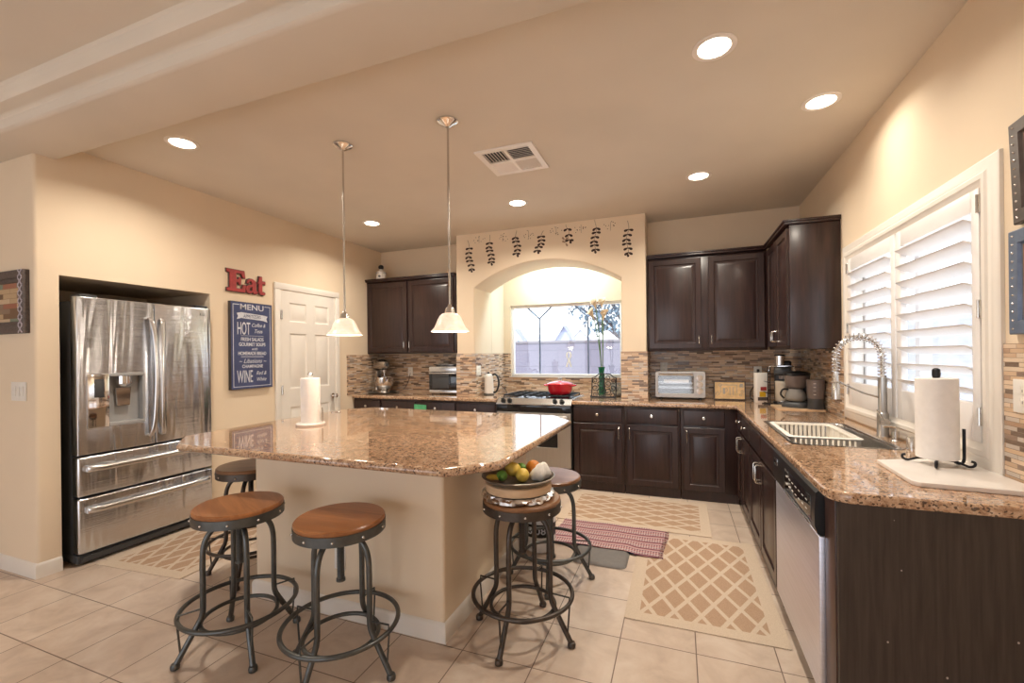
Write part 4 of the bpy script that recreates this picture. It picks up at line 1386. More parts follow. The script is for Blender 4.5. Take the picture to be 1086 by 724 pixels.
t = thing('menu_board', 'navy chalkboard menu sign hanging beside the white door', 'sign', (XL, 2.842, 1.105), 90)
BW, BH = 0.438, 0.820
MB().box(0, BW, -0.034, 0.0, 0, BH, 0.002).build('board_edge', M['rawwood'], t)
MB().box(0.004, BW - 0.004, -0.0355, -0.0335, 0.004, BH - 0.004).build('board_face', M['navy'], t)
mb = MB()
for x0, x1, z0, z1 in ((0.022, 0.027, 0.022, BH - 0.024), (BW - 0.027, BW - 0.022, 0.022, BH - 0.024), (0.027, BW - 0.027, 0.022, 0.027), (0.027, 0.085, BH - 0.030, BH - 0.024), (BW - 0.085, BW - 0.027, BH - 0.030, BH - 0.024)):
    mb.box(x0, x1, -0.0364, -0.0352, z0, z1)
mb.build('border_line', M['chalk'], t, 0)
mb = MB()
mb.prism([(0.060, 0.655), (0.105, 0.668), (0.335, 0.655), (0.385, 0.642), (0.372, 0.672), (0.385, 0.700), (0.335, 0.708), (0.105, 0.722), (0.060, 0.712), (0.074, 0.684)], -0.0364, -0.0352, 'y')
mb.build('ribbon', M['chalk'], t, 0)


def words(parent, txt, x, z, size, mat_, y, sx=1.0, shear=0.0, off=0.0):
    me = text_mesh(txt, size, 0.0005, 'CENTER', sx, shear, off)
    return MB().add(me, Matrix.Translation((x, y, z)) @ UPRIGHT).build('lettering', mat_, parent, 0)


mc = BW / 2
for txt, x, z, size, sx_, shear, off in (('MENU', mc, 0.772, 0.074, 1.25, 0, 0.0006), ('HOT', mc - 0.090, 0.565, 0.165, 0.38, 0, 0.001), ('Coffee &', mc + 0.065, 0.605, 0.050, 0.82, 0.35, 0),
                                   ('Teas', mc + 0.060, 0.548, 0.052, 0.95, 0.35, 0), ('FRESH SALADS', mc, 0.468, 0.046, 0.80, 0, 0.0008), ('GOURMET SOUPS', mc, 0.420, 0.046, 0.76, 0, 0.0008),
                                   ('with', mc + 0.02, 0.378, 0.036, 1.0, 0.4, 0), ('HOMEMADE BREAD', mc, 0.335, 0.044, 0.76, 0, 0.0008), ('~ Libations ~', mc, 0.262, 0.058, 0.92, 0.4, 0),
                                   ('CHAMPAGNE', mc, 0.212, 0.042, 0.86, 0, 0.0008), ('WINE', mc - 0.080, 0.112, 0.165, 0.38, 0, 0.001), ('Red &', mc + 0.090, 0.145, 0.052, 0.85, 0.35, 0), ('White', mc + 0.090, 0.085, 0.050, 0.85, 0.35, 0)):
    words(t, txt, x, z, size, M['chalk'], -0.0359, sx_, shear, off)
words(t, 'APPETIZERS', mc, 0.686, 0.044, M['navy'], -0.0368, 0.80)
for z in (0.503, 0.308, 0.300):
    MB().box(0.10, BW - 0.10, -0.0362, -0.0352, z - 0.0014, z + 0.0014).build('rule_line', M['chalk'], t, 0)

# left picture: carved frame round a collage of boards
t = thing('picture_frame', 'carved dark frame round a board collage on the far left wall', 'picture', (-4.205, 1.55, 1.575))
pw, ph = 0.580, 0.410
pr = [(0, 0.0), (0, 0.030), (0.006, 0.036), (0.050, 0.034), (0.056, 0.024), (0.075, 0.020), (0.080, 0.012)]
rings = [[(-pw / 2 + d, -h, d), (pw / 2 - d, -h, d), (pw / 2 - d, -h, ph - d), (-pw / 2 + d, -h, ph - d)] for d, h in pr]
fm = MB().loops(rings, True, False).build('frame', M['framedark'], t, 0.5)
mb = MB()
nd = 8
for i in range(nd):
    z = 0.026 + i * (ph - 0.052) / (nd - 1)
    for sx_ in (-1, 1):
        x = sx_ * (pw / 2 - 0.028)
        for an in (45, -45):
            m_ = Matrix.Translation((x, -0.0362, z)) @ Matrix.Rotation(R(an), 4, 'Y')
            mb.box(-0.033, 0.033, -0.0012, 0.0012, -0.0045, 0.0045, mat=m_)
mb.build('carved_inlay', M['framepale'], fm, 0)
MB().box(-pw / 2 + 0.075, pw / 2 - 0.075, -0.014, -0.004, 0.075, ph - 0.075).build('collage', M['artprint'], t, 0)

t = thing('light_switch', 'white three-gang rocker switch plate on the far left wall', 'switch', (-4.048, 1.55, 1.196))
MB().box(-0.090, 0.090, -0.007, 0.0, -0.062, 0.062, 0.003).build('plate', M['plate'], t)
for x in (-0.046, 0.0, 0.046):
    MB().box(x - 0.016, x + 0.016, -0.012, -0.006, -0.034, 0.034, 0.003).build('rocker', M['plate'], t)

# two framed prints on the window wall
for (z0, z1, yf, wd, tilt, fm_, pm_, lab) in ((1.452, 1.818, 2.108, 0.30, 0, M['bluegrey'], M['brownprint'], 'blue-grey studded picture frame on the right wall, lower of two'),
                                         (1.845, 2.205, 2.092, 0.30, 3.5, M['pewter'], M['pinkprint'], 'dark studded picture frame hanging crooked on the right wall, upper of two')):
    t = thing('picture_frame', lab, 'picture', (XR - 0.001, yf - wd / 2, (z0 + z1) / 2), -90, 'framed prints on the right wall')
    t.rotation_euler = (0, R(-tilt), R(-90))
    hh, ww = (z1 - z0) / 2, wd / 2
    pr = [(0, 0.0), (0, 0.018), (0.004, 0.022), (0.046, 0.022), (0.050, 0.012), (0.058, 0.010)]
    rings = [[(-ww + d, -h, -hh + d), (ww - d, -h, -hh + d), (ww - d, -h, hh - d), (-ww + d, -h, hh - d)] for d, h in pr]
    f_ = MB().loops(rings, True, False).build('frame', fm_, t, 0.5)
    for i in range(12):
        z = -hh + 0.02 + i * (2 * hh - 0.04) / 11
        for x in (-ww + 0.024, ww - 0.024):
            MB().sphere((x, -0.022, z), 0.0045, 8, 6).build('stud', M['nickel'], f_)
    MB().box(-ww + 0.055, ww - 0.055, -0.011, -0.004, -hh + 0.055, hh - 0.055).build('print', pm_, t, 0)

# outlets
def outlet(label, loc, rz, w_=0.072, h_=0.117, plug=False):
    t = thing('wall_outlet', label, 'outlet', loc, rz, 'wall outlets on the tile')
    MB().box(-w_ / 2, w_ / 2, -0.006, 0.0, -h_ / 2, h_ / 2, 0.002).build('plate', M['plate'], t)
    for z in (-0.02, 0.02):
        MB().box(-0.016, 0.016, -0.0085, -0.0055, z - 0.014, z + 0.014, 0.003).build('socket', M['ceramic'], t)
        for x in (-0.006, 0.006):
            MB().box(x - 0.0012, x + 0.0012, -0.009, -0.0080, z - 0.006, z + 0.004).build('slot', M['black'], t, 0)
    return t


outlet('white outlet plate on the mosaic between the stand mixer and the microwave', (-3.396, YB - TT, 1.188), 0)
outlet('white outlet plate just above the toaster oven', (-0.157, YB - TT, 1.240), 0)
outlet('cream outlet plate with a black plug beside the coffee maker', (0.748, YB - TT, 1.195), 0)
outlet('white outlet plate on the left jamb of the arch above the kettle', (AX0 + TT, 4.800, 1.215), 90, 0.115)
outlet('white outlet plate on the mosaic below the right wall frames', (XR - TT, 2.050, 1.235), -90, 0.115)

# ================================================================== COUNTER-TOP THINGS
CT = 0.916
# stand mixer on a round tray
t = thing('round_tray', 'flat steel tray under the stand mixer', 'tray', (-3.648, 4.82, CT))
MB().lathe([(0.17, 0.0), (0.20, 0.012), (0.205, 0.014), (0.20, 0.015), (0.168, 0.004), (0.0, 0.004)], n=40).build('tray', M['steel_t'], t, 0.9)
t = thing('stand_mixer', 'chrome stand mixer with steel bowl on the worktop near the white door', 'mixer', (-3.715, 4.85, CT + 0.005), 66)
mb = MB()
rings = [[(x, y, z) for x, y in rounded(-0.075 * k, 0.075 * k, -0.13 * k - 0.02, 0.13 * k - 0.02, 0.07 * k, 8)] for k, z in ((1.0, 0.0), (1.03, 0.012), (1.0, 0.026), (0.9, 0.034))]
mb.loops(rings)
mb.build('base', M['nickel'], t, 0.9)
mb = MB()
rings = []
for z, wx, y0, y1 in ((0.02, 0.052, 0.035, 0.110), (0.08, 0.044, 0.045, 0.112), (0.18, 0.042, 0.045, 0.115), (0.25, 0.050, 0.025, 0.125), (0.29, 0.055, 0.010, 0.130)):
    rings.append([(x, y, z) for x, y in rounded(-wx, wx, y0, y1, 0.03, 6)])
mb.loops(rings)
mb.build('column', M['nickel'], t, 0.9)
mb = MB()
rings = []
for y, r_ in ((0.150, 0.012), (0.140, 0.040), (0.110, 0.060), (0.05, 0.070), (-0.03, 0.072), (-0.10, 0.066), (-0.150, 0.054), (-0.165, 0.046), (-0.168, 0.020)):
    rings.append([(r_ * 0.95 * math.cos(2 * PI * i / 28), y, 0.365 + r_ * math.sin(2 * PI * i / 28)) for i in range(28)])
mb.loops(rings)
hd = mb.build('motor_head', M['nickel'], t, 0.9)
MB().cyl((0, -0.10, 0.30), (0, -0.10, 0.265), 0.030, 0.026, 22).build('attachment_hub', M['chrome'], hd)
MB().cyl((0.0, -0.168, 0.365), (0.0, -0.182, 0.365), 0.020, 0.018, 20).build('hub_cap', M['darkgrey'], hd)
MB().sphere((0.072, 0.02, 0.355), 0.013, 12, 8).build('speed_knob', M['black'], hd)
MB().lathe([(0.055, 0.038), (0.060, 0.045), (0.090, 0.065), (0.112, 0.105), (0.120, 0.150), (0.121, 0.200), (0.126, 0.203), (0.121, 0.206), (0.116, 0.200), (0.114, 0.15), (0.086, 0.07), (0.0, 0.050)], (0, -0.085, 0.0), 40, True, False).build('bowl', M['chrome'], t, 0.9)
mb = MB().tube([(0, -0.10, 0.27), (0, -0.10, 0.21)], 0.008, 10)
mb.tube(smooth_path([(0, -0.10, 0.22), (0.055, -0.10, 0.18), (0.05, -0.10, 0.10), (0.0, -0.10, 0.07), (-0.05, -0.10, 0.10), (-0.055, -0.10, 0.18), (0, -0.10, 0.22)], 5), 0.005, 8)
mb.build('beater', M['nickel'], t)
tag(MB().tube(smooth_path([(-3.396, YB - 0.016, 1.165), (-3.41, YB - 0.03, 1.08), (-3.44, YB - 0.05, 1.0), (-3.50, YB - 0.04, 0.945), (-3.58, YB - 0.05, 0.925)], 6), 0.0035, 6).build('power_cord', M['darkgrey'], None, 0.9), 'dark cord from the mosaic outlet down behind the mixer', 'cord')

# microwave
t = thing('microwave_oven', 'stainless compact microwave with dark door left of the arch', 'microwave', (-2.942, 4.800, CT + 0.012))
MW, MH = 0.425, 0.335
MB().box(0, MW, 0.012, 0.262, 0.0, MH, 0.006).build('housing', M['steel_h'], t)
MB().box(0.004, MW - 0.002, -0.004, 0.014, 0.268, MH - 0.004, 0.004).build('top_panel', M['steel_h'], t)
d_ = MB().box(0.004, MW - 0.002, -0.008, 0.014, 0.045, 0.265, 0.004).build('door', M['glassblack'], t)
MB().box(0.05, 0.285, -0.0095, -0.0075, 0.065, 0.245, 0.001).build('window', M['darkgrey'], d_)
MB().tube([(0.02, -0.008, 0.252), (0.02, -0.03, 0.252), (MW - 0.02, -0.03, 0.252), (MW - 0.02, -0.008, 0.252)], 0.008, 10).build('handle', M['steel_h'], d_)
MB().box(0.004, MW - 0.002, -0.004, 0.014, 0.004, 0.042, 0.003).build('bottom_panel', M['steel_h'], t)
for fx in (0.03, MW - 0.03):
    for fy in (0.03, 0.23):
        MB().cyl((fx, fy, -0.012), (fx, fy, 0.002), 0.012, None, 12).build('foot', M['black'], t)
t = thing('serving_tray', 'shallow steel tray lying on top of the microwave', 'tray', (-2.75, 4.93, CT + 0.012 + MH))
mb = MB()
rings = [[(x, y, z) for x, y in rounded(-a, a, -b, b, 0.03)] for a, b, z in ((0.12, 0.07, 0.0), (0.165, 0.105, 0.028), (0.168, 0.108, 0.030), (0.164, 0.104, 0.029), (0.118, 0.068, 0.003))]
mb.loops(rings)
mb.build('dish', M['chrome'], t, 0.9)

# kettle on the counter inside the niche
t = thing('electric_kettle', 'pale electric kettle with curved black handle left of the range', 'kettle', (-2.128, 4.93, CT), 0)
MB().lathe([(0.056, 0.0), (0.060, 0.006), (0.059, 0.03), (0.056, 0.12), (0.050, 0.21), (0.047, 0.235), (0.030, 0.252), (0.0, 0.256)], (-0.050, 0, 0), 32).build('jug', M['plate'], t, 0.9)
MB().lathe([(0.066, 0.0), (0.066, 0.012), (0.060, 0.016), (0.0, 0.016)], (-0.050, 0, 0.0005), 32).build('power_base', M['darkgrey'], t)
MB().sphere((-0.055, 0, 0.262), 0.014, 14, 8).build('lid_knob', M['black'], t)
MB().tube(smooth_path([(0.0, 0, 0.240), (0.030, 0, 0.250), (0.062, 0, 0.225), (0.082, 0, 0.150), (0.066, 0, 0.075), (0.040, 0, 0.035), (0.012, 0, 0.03)], 6), [0.012] * 37, 10).build('handle', M['black'], t, 0.9)
mb = MB().prism([(-0.090, 0.225), (-0.116, 0.235), (-0.094, 0.185)], -0.016, 0.016, 'y')
mb.build('spout', M['plate'], t)
tag(MB().tube(smooth_path([(-2.06, 4.96, CT + 0.13), (-2.02, 5.00, CT + 0.09), (-1.985, 5.03, CT + 0.03), (-1.99, 5.02, CT + 0.005), (-2.04, 5.04, CT + 0.005), (-2.10, 5.03, CT + 0.005)], 6), 0.0035, 6).build('power_cord', M['black'], None, 0.9), 'thin black cord curling beside the pale kettle', 'cord')

# red dutch oven
t = thing('dutch_oven', 'red enamelled dutch oven with lid standing on the gas range', 'pot', (-1.238, 4.755, 0.957))
MB().lathe([(0.105, 0.0), (0.118, 0.006), (0.134, 0.045), (0.140, 0.100), (0.143, 0.108), (0.138, 0.110), (0.132, 0.10), (0.0, 0.09)], n=44).build('pot_body', M['red'], t, 0.9)
lid = MB().lathe([(0.145, 0.108), (0.146, 0.114), (0.138, 0.121), (0.10, 0.136), (0.05, 0.146), (0.0, 0.149)], n=44).build('lid', M['red'], t, 0.9)
MB().lathe([(0.009, 0.146), (0.009, 0.160), (0.022, 0.166), (0.023, 0.174), (0.016, 0.180), (0.0, 0.181)], n=22).build('lid_knob', M['chrome'], lid)
for sg in (-1, 1):
    MB().tube(smooth_path([(sg * 0.128, -0.045, 0.095), (sg * 0.165, -0.040, 0.100), (sg * 0.178, 0.0, 0.101), (sg * 0.165, 0.040, 0.100), (sg * 0.128, 0.045, 0.095)], 5), 0.009, 10).build('handle', M['red'], t, 0.9)

# wrought iron book stand
t = thing('cookbook_stand', 'black wrought iron scrollwork cookbook stand right of the range', 'book stand', (-0.775, 4.86, CT))
lean = Matrix.Translation((0, 0, 0.008)) @ Matrix.Rotation(R(-12), 4, 'X')
L_ = lambda pts: [tuple(lean @ Vector(p)) for p in pts]
mb = MB()
mb.tube(L_([(-0.132, 0, 0), (-0.132, 0, 0.215), (-0.10, 0, 0.222), (-0.062, 0, 0.258), (0.062, 0, 0.258), (0.10, 0, 0.222), (0.132, 0, 0.215), (0.132, 0, 0)]), 0.0062, 8)
mb.tube(L_([(-0.132, 0, 0.004), (0.132, 0, 0.004)]), 0.0062, 8)
mb.build('frame', M['iron'], t)


def scroll(x, z, r0, a0, turns, sg):
    n = int(22 * turns)
    return L_([(x + r0 * (1 - 0.75 * i / n) * math.cos(R(a0) + sg * 2 * PI * turns * i / n), 0, z + r0 * (1 - 0.75 * i / n) * math.sin(R(a0) + sg * 2 * PI * turns * i / n)) for i in range(n + 1)])


mb = MB()
for sg in (-1, 1):
    for (x, z, r0, a0) in ((0.040, 0.062, 0.044, 200), (0.040, 0.150, 0.044, 160), (0.094, 0.104, 0.038, 180), (0.094, 0.030, 0.030, 120), (0.098, 0.180, 0.032, 240), (0.036, 0.218, 0.032, 180)):
        aa = a0 if sg > 0 else 180 - a0
        mb.tube(scroll(sg * x, z, r0, aa, 1.35, sg), 0.0045, 6)
mb.tube(L_([(0, 0, 0.004), (0, 0, 0.256)]), 0.0045, 6)
mb.build('scrollwork', M['iron'], t, 0.9)
mb = MB()
mb.tube([(-0.132, 0.002, 0.008), (-0.132, -0.055, 0.008), (-0.132, -0.060, 0.03)], 0.0055, 8).tube([(0.132, 0.002, 0.008), (0.132, -0.055, 0.008), (0.132, -0.060, 0.03)], 0.0055, 8)
mb.tube([(-0.132, -0.055, 0.008), (0.132, -0.055, 0.008)], 0.005, 8)
mb.tube([(0, 0.046, 0.21), (0, 0.13, 0.006)], 0.005, 8)
mb.build('ledge', M['iron'], t)

# vase with calla lilies
t = thing('flower_vase', 'slim green glass vase in the niche by the window', 'vase', (-0.868, 5.30, CT))
MB().lathe([(0.034, 0.0), (0.038, 0.01), (0.033, 0.10), (0.026, 0.22), (0.036, 0.305), (0.045, 0.325), (0.042, 0.325), (0.032, 0.303), (0.022, 0.22), (0.029, 0.10), (0.030, 0.015), (0.0, 0.012)], n=32, cap1=False).build('vase', M['greenvase'], t, 0.9)
for i, (pts, ln, tx) in enumerate(((((0.004, 0, 0.02), (-0.002, 0, 0.30), (-0.03, 0.01, 0.60), (-0.085, 0.02, 0.90)), 0.14, -0.075), (((-0.004, 0, 0.02), (0.010, 0, 0.30), (0.022, -0.01, 0.62), (0.028, -0.02, 0.88)), 0.13, 0.06), (((0.0, 0.004, 0.02), (-0.004, 0.01, 0.30), (-0.02, 0.0, 0.65), (-0.055, -0.01, 1.02)), 0.13, -0.05), (((0.006, 0.004, 0.02), (0.012, 0.01, 0.30), (0.015, 0.01, 0.66), (0.008, 0.012, 1.03)), 0.12, 0.03))):
    where = ('lower left bloom', 'lower right bloom', 'upper left bloom', 'upper right bloom')[i]
    f_ = thing('calla_lily', 'cream calla lily on a long green stem in the green vase, ' + where, 'flower', (-0.868, 5.30, CT), 0, 'calla lilies in the vase')
    P_ = smooth_path(pts, 8)
    MB().tube(P_, 0.0055, 8).build('stem', M['stem'], f_, 0.9)
    tip = Vector(P_[-1])
    d_ = (Vector(P_[-1]) - Vector(P_[-4])).normalized()
    ax = (d_ + Vector((tx * 3, -0.25, 0))).normalized()
    side = ax.orthogonal().normalized()
    s2 = ax.cross(side)
    rings = []
    for k in range(9):
        u = k / 8
        r_ = 0.006 + 0.040 * u ** 1.6
        ring = []
        for j in range(20):
            a = 2 * PI * j / 20
            lip = 0.040 * max(0.0, u - 0.35) * math.cos(a)
            ring.append(tuple(tip + ax * (u * ln * 0.85 + lip) + (side * math.cos(a) + s2 * math.sin(a)) * r_))
        rings.append(ring)
    inner = [[tuple(Vector(p) * 0.96 + (tip + ax * (i2 / 8 * ln * 0.85 + 0.004)) * 0.04) for p in rg] for i2, rg in enumerate(rings)]
    MB().loops(rings + list(reversed(inner)), False, False).build('bloom', M['lily'], f_, 0.9)
    MB().tube([tuple(tip + ax * 0.01), tuple(tip + ax * ln * 0.6)], [0.004, 0.005], 8).build('spadix', M['yellow'], f_)

t = thing('glass_bowl', 'clear glass bowl behind the cookbook stand', 'bowl', (-0.655, 5.10, CT))
MB().lathe([(0.035, 0.0), (0.040, 0.006), (0.068, 0.05), (0.078, 0.10), (0.070, 0.150), (0.066, 0.150), (0.074, 0.10), (0.064, 0.052), (0.036, 0.012), (0.0, 0.010)], n=32, cap1=False).build('bowl', M['clear'], t, 0.9)

# toaster oven
t = thing('toaster_oven', 'brushed metal toaster oven with three dials on the right worktop', 'toaster oven', (-0.236, 4.865, CT))
TW, TH_ = 0.486, 0.292
mb = MB()
mb.box(0, TW, 0.022, 0.190, 0.022, TH_, 0.012, 4)
mb.build('housing', M['steel_t'], t)
me = curve_mesh([rounded(0.0, TW, 0.022, TH_, 0.022), list(reversed(rounded(0.030, 0.375, 0.062, 0.245, 0.006)))], -0.018, 0.006, 0.003)
me.transform(UPRIGHT)
MB().add(me).build('front_panel', M['steel_t'], t)
d_ = MB().box(0.027, 0.378, 0.004, 0.010, 0.058, 0.249).build('glass_door', M['ovenglass'], t)
MB().box(0.024, 0.381, 0.0155, 0.0195, 0.055, 0.252).build('oven_cavity', M['darkgrey'], t)
mb = MB()
for z in (0.12, 0.17):
    for i in range(2):
        mb.tube([(0.03, 0.012, z + i * 0.012), (0.375, 0.012, z + i * 0.012)], 0.002, 6)
mb.build('wire_shelf', M['chrome'], t)
MB().box(0.085, 0.33, 0.0105, 0.014, 0.175, 0.205, 0.001).build('baking_tray', M['plate'], t)
mb = MB().tube([(0.040, -0.010, 0.268), (0.040, -0.034, 0.262), (0.365, -0.034, 0.262), (0.365, -0.010, 0.268)], 0.009, 10)
mb.build('handle', M['chrome'], d_)
for z in (0.225, 0.160, 0.095):
    k_ = MB().cyl((0.430, -0.004, z), (0.430, -0.010, z), 0.031, None, 24).cyl((0.430, -0.010, z), (0.430, -0.030, z), 0.022, 0.020, 24)
    k_.box(0.427, 0.433, -0.034, -0.029, z - 0.018, z + 0.018)
    k_.build('dial', M['chrome'], t)
for fx in (0.05, TW - 0.05):
    for fy in (0.03, 0.16):
        MB().cyl((fx, fy, 0.0), (fx, fy, 0.026), 0.014, None, 12).build('foot', M['black'], t)

# small framed print
t = thing('framed_print', 'small dark-framed tan print standing between toaster oven and outlet', 'picture', (0.475, 4.955, CT), 0)
fw, fh = 0.292, 0.190
tl = Matrix.Rotation(R(-7), 4, 'X')
mb = MB()
rings = [[tuple(tl @ Vector(p)) for p in ((-fw / 2 + d, -h, d), (fw / 2 - d, -h, d), (fw / 2 - d, -h, fh - d), (-fw / 2 + d, -h, fh - d))] for d, h in ((0, 0.0), (0, 0.030), (0.004, 0.034), (0.010, 0.034), (0.013, 0.026))]
mb.loops(rings, True, False)
fr_ = mb.build('frame', M['framedark'], t, 0.5)
pr_ = MB().box(-fw / 2 + 0.011, fw / 2 - 0.011, -0.030, -0.024, 0.011, fh - 0.011, mat=tl).build('print', M['tanprint'], t, 0)
mb = MB()
for x0, x1, z0, z1 in ((-0.085, -0.080, 0.07, 0.15), (0.065, 0.070, 0.07, 0.15), (-0.085, 0.070, 0.148, 0.154), (0.095, 0.120, 0.13, 0.165), (-0.06, -0.04, 0.06, 0.12), (0.0, 0.006, 0.05, 0.13), (0.03, 0.036, 0.05, 0.13)):
    mb.box(x0, x1, -0.0312, -0.0298, z0, z1, mat=tl)
for cx, cz, r_ in ((-0.11, 0.06, 0.016), (-0.085, 0.15, 0.014), (0.11, 0.14, 0.018), (0.10, 0.05, 0.010), (-0.035, 0.10, 0.018), (0.115, 0.085, 0.012)):
    m_ = tl @ Matrix.Translation((cx, -0.0306, cz)) @ Matrix.Rotation(R(90), 4, 'X')
    mb.tube([tuple(m_ @ Vector((r_ * math.cos(a), r_ * math.sin(a), 0))) for a in [2 * PI * i / 18 for i in range(18)]], 0.002, 6, True)
mb.build('ornament', M['greyprint'], pr_)

# coffee corner
t = thing('serving_board', 'thin pale wooden board under the coffee things', 'board', (0.935, 4.475, CT))
mb = MB().prism(rounded(-0.165, 0.178, -0.265, 0.085, 0.02), 0.0, 0.008)
mb.build('board', M['palewood'], t)
BZ = CT + 0.0085
t = thing('coffee_maker', 'dark drip coffee maker with glass carafe in front of the corner', 'coffee maker', (0.945, 4.415, BZ), -30)
mb = MB()
rings = [[(x, y, z) for x, y in rounded(-0.098 * k, 0.098 * k, -0.105 * k, 0.105 * k, 0.06 * k, 8)] for k, z in ((1.0, 0.0), (1.02, 0.02), (0.97, 0.038), (0.86, 0.046))]
mb.loops(rings)
mb.build('base', M['darkgrey'], t, 0.9)
MB().box(-0.075, 0.075, 0.060, 0.108, 0.04, 0.285, 0.02, 3).build('tower', M['darkgrey'], t)
MB().lathe([(0.062, 0.165), (0.080, 0.200), (0.090, 0.250), (0.092, 0.268), (0.0, 0.268)], (0, -0.005, 0), 36).build('filter_basket', M['taupe'], t, 0.9)
MB().lathe([(0.095, 0.268), (0.10, 0.275), (0.095, 0.292), (0.06, 0.306), (0.0, 0.310)], (0, 0.01, 0), 36).build('lid', M['black'], t, 0.9)
cf = MB().lathe([(0.060, 0.048), (0.078, 0.060), (0.084, 0.085), (0.075, 0.120), (0.055, 0.150), (0.050, 0.160), (0.047, 0.158), (0.052, 0.146), (0.071, 0.118), (0.080, 0.085), (0.074, 0.063), (0.0, 0.052)], (0, -0.02, 0), 36, True, False).build('carafe', M['carafe'], t, 0.9)
MB().lathe([(0.052, 0.156), (0.053, 0.164), (0.0, 0.166)], (0, -0.02, 0), 28).build('carafe_lid', M['black'], cf)
MB().tube(smooth_path([(-0.045, -0.06, 0.152), (-0.075, -0.09, 0.150), (-0.088, -0.100, 0.11), (-0.068, -0.085, 0.075)], 5), 0.008, 8).build('carafe_handle', M['black'], cf, 0.9)

t = thing('coffee_grinder', 'tall smoked grinder with dark base at the right end of the board', 'grinder', (1.053, 4.283, BZ))
MB().lathe([(0.060, 0.0), (0.062, 0.006), (0.056, 0.060), (0.058, 0.088), (0.0, 0.088)], n=32).build('base', M['darkgrey'], t, 0.9)
MB().lathe([(0.058, 0.088), (0.059, 0.095), (0.067, 0.235), (0.066, 0.242), (0.0, 0.244)], n=32).build('hopper', M['taupe'], t, 0.9)
mb = MB()
for z in (0.12, 0.15, 0.18, 0.21):
    mb.box(-0.03, -0.014, -0.0665, -0.058, z, z + 0.004)
mb.build('level_marks', M['plate'], t, 0)

t = thing('pod_brewer', 'tall black and chrome pod coffee machine in the worktop corner', 'coffee machine', (0.905, 4.735, CT), -12)
mb = MB()
rings = [[(x, y, z) for x, y in rounded(-0.075, 0.075, -0.15, 0.10, 0.05, 6)] for z in (0.0, 0.022)] + [[(x, y, 0.028) for x, y in rounded(-0.068, 0.068, -0.143, 0.093, 0.045, 6)]]
mb.loops(rings)
mb.build('base', M['black'], t, 0.9)
MB().box(-0.070, 0.070, 0.0, 0.095, 0.026, 0.40, 0.02, 3).build('tower', M['black'], t)
MB().box(-0.070, 0.070, -0.115, 0.06, 0.265, 0.345, 0.025, 3).build('brew_head', M['darkgrey'], t)
MB().cyl((-0.025, -0.02, 0.345), (-0.025, -0.02, 0.445), 0.040, 0.042, 28).build('chrome_reservoir', M['chrome'], t)
MB().cyl((-0.025, -0.02, 0.445), (-0.025, -0.02, 0.46), 0.044, 0.040, 28).build('reservoir_lid', M['black'], t)
MB().cyl((0.0, -0.075, 0.265), (0.0, -0.075, 0.235), 0.032, 0.028, 24).build('spout', M['taupe'], t)
MB().lathe([(0.062, 0.0), (0.075, 0.008), (0.075, 0.014), (0.0, 0.014)], (0, -0.085, 0.024), 32).build('drip_tray', M['nickel'], t)
t = thing('canister', 'cream straight-sided canister standing on the pod machine drip tray', 'canister', (0.887, 4.652, CT + 0.0385))
MB().lathe([(0.058, 0.0), (0.061, 0.004), (0.061, 0.165), (0.063, 0.170), (0.061, 0.175), (0.056, 0.172), (0.054, 0.02), (0.0, 0.012)], n=36, cap1=False).build('canister', M['canister'], t, 0.9)

t = thing('wire_rack', 'dark wire rack with chrome top loop beside the cream canister', 'rack', (0.775, 4.640, CT))
mb = MB()
for y in (-0.05, 0.05):
    mb.tube([(0, y, 0.0), (0.0, y, 0.345)], 0.0045, 8)
for z in (0.004, 0.10, 0.20, 0.30):
    mb.tube([(0, -0.05, z), (0, 0.05, z)], 0.0035, 6)
    mb.tube([(0, -0.05, z), (-0.035, -0.05, z + 0.012), (-0.035, 0.05, z + 0.012), (0, 0.05, z)], 0.003, 6)
mb.tube([(-0.05, -0.05, 0.004), (0.04, -0.05, 0.004)], 0.0045, 8).tube([(-0.05, 0.05, 0.004), (0.04, 0.05, 0.004)], 0.0045, 8)
mb.build('frame', M['iron'], t)
MB().tube([(0.0, 0.0, 0.302), (0.004, 0.0, 0.345), (0.016, 0.0, 0.352), (0.185, -0.02, 0.352), (0.197, -0.02, 0.345), (0.200, -0.02, 0.245)], 0.006, 8).build('chrome_loop', M['chrome'], t)

t = thing('carton', 'white printed carton behind the wire rack', 'box', (0.735, 4.800, CT), 18)
MB().box(-0.055, 0.055, -0.03, 0.03, 0, 0.285, 0.003).build('box', M['plate'], t)
MB().box(-0.030, 0.028, -0.0315, -0.0298, 0.055, 0.105).build('yellow_print', M['yellow'], t, 0)
MB().box(-0.045, 0.045, -0.0315, -0.0298, 0.020, 0.052).build('dark_print', M['framedark'], t, 0)
MB().box(-0.020, 0.035, -0.0315, -0.0298, 0.115, 0.150).build('red_print', M['redpaint'], t, 0)
t = thing('power_cord', 'black plug and cord hanging from the cream outlet', 'cord', (0.748, YB - TT, 1.195))
MB().box(-0.012, 0.012, -0.034, -0.0095, 0.004, 0.032, 0.004).build('plug', M['black'], t)
MB().tube(smooth_path([(0, -0.034, 0.012), (-0.012, -0.042, -0.05), (-0.04, -0.05, -0.13), (-0.075, -0.06, -0.20), (-0.075, -0.10, -0.262), (-0.03, -0.16, -0.2745), (0.03, -0.17, -0.2745)], 6), 0.0045, 8).build('cord', M['black'], t, 0.9)

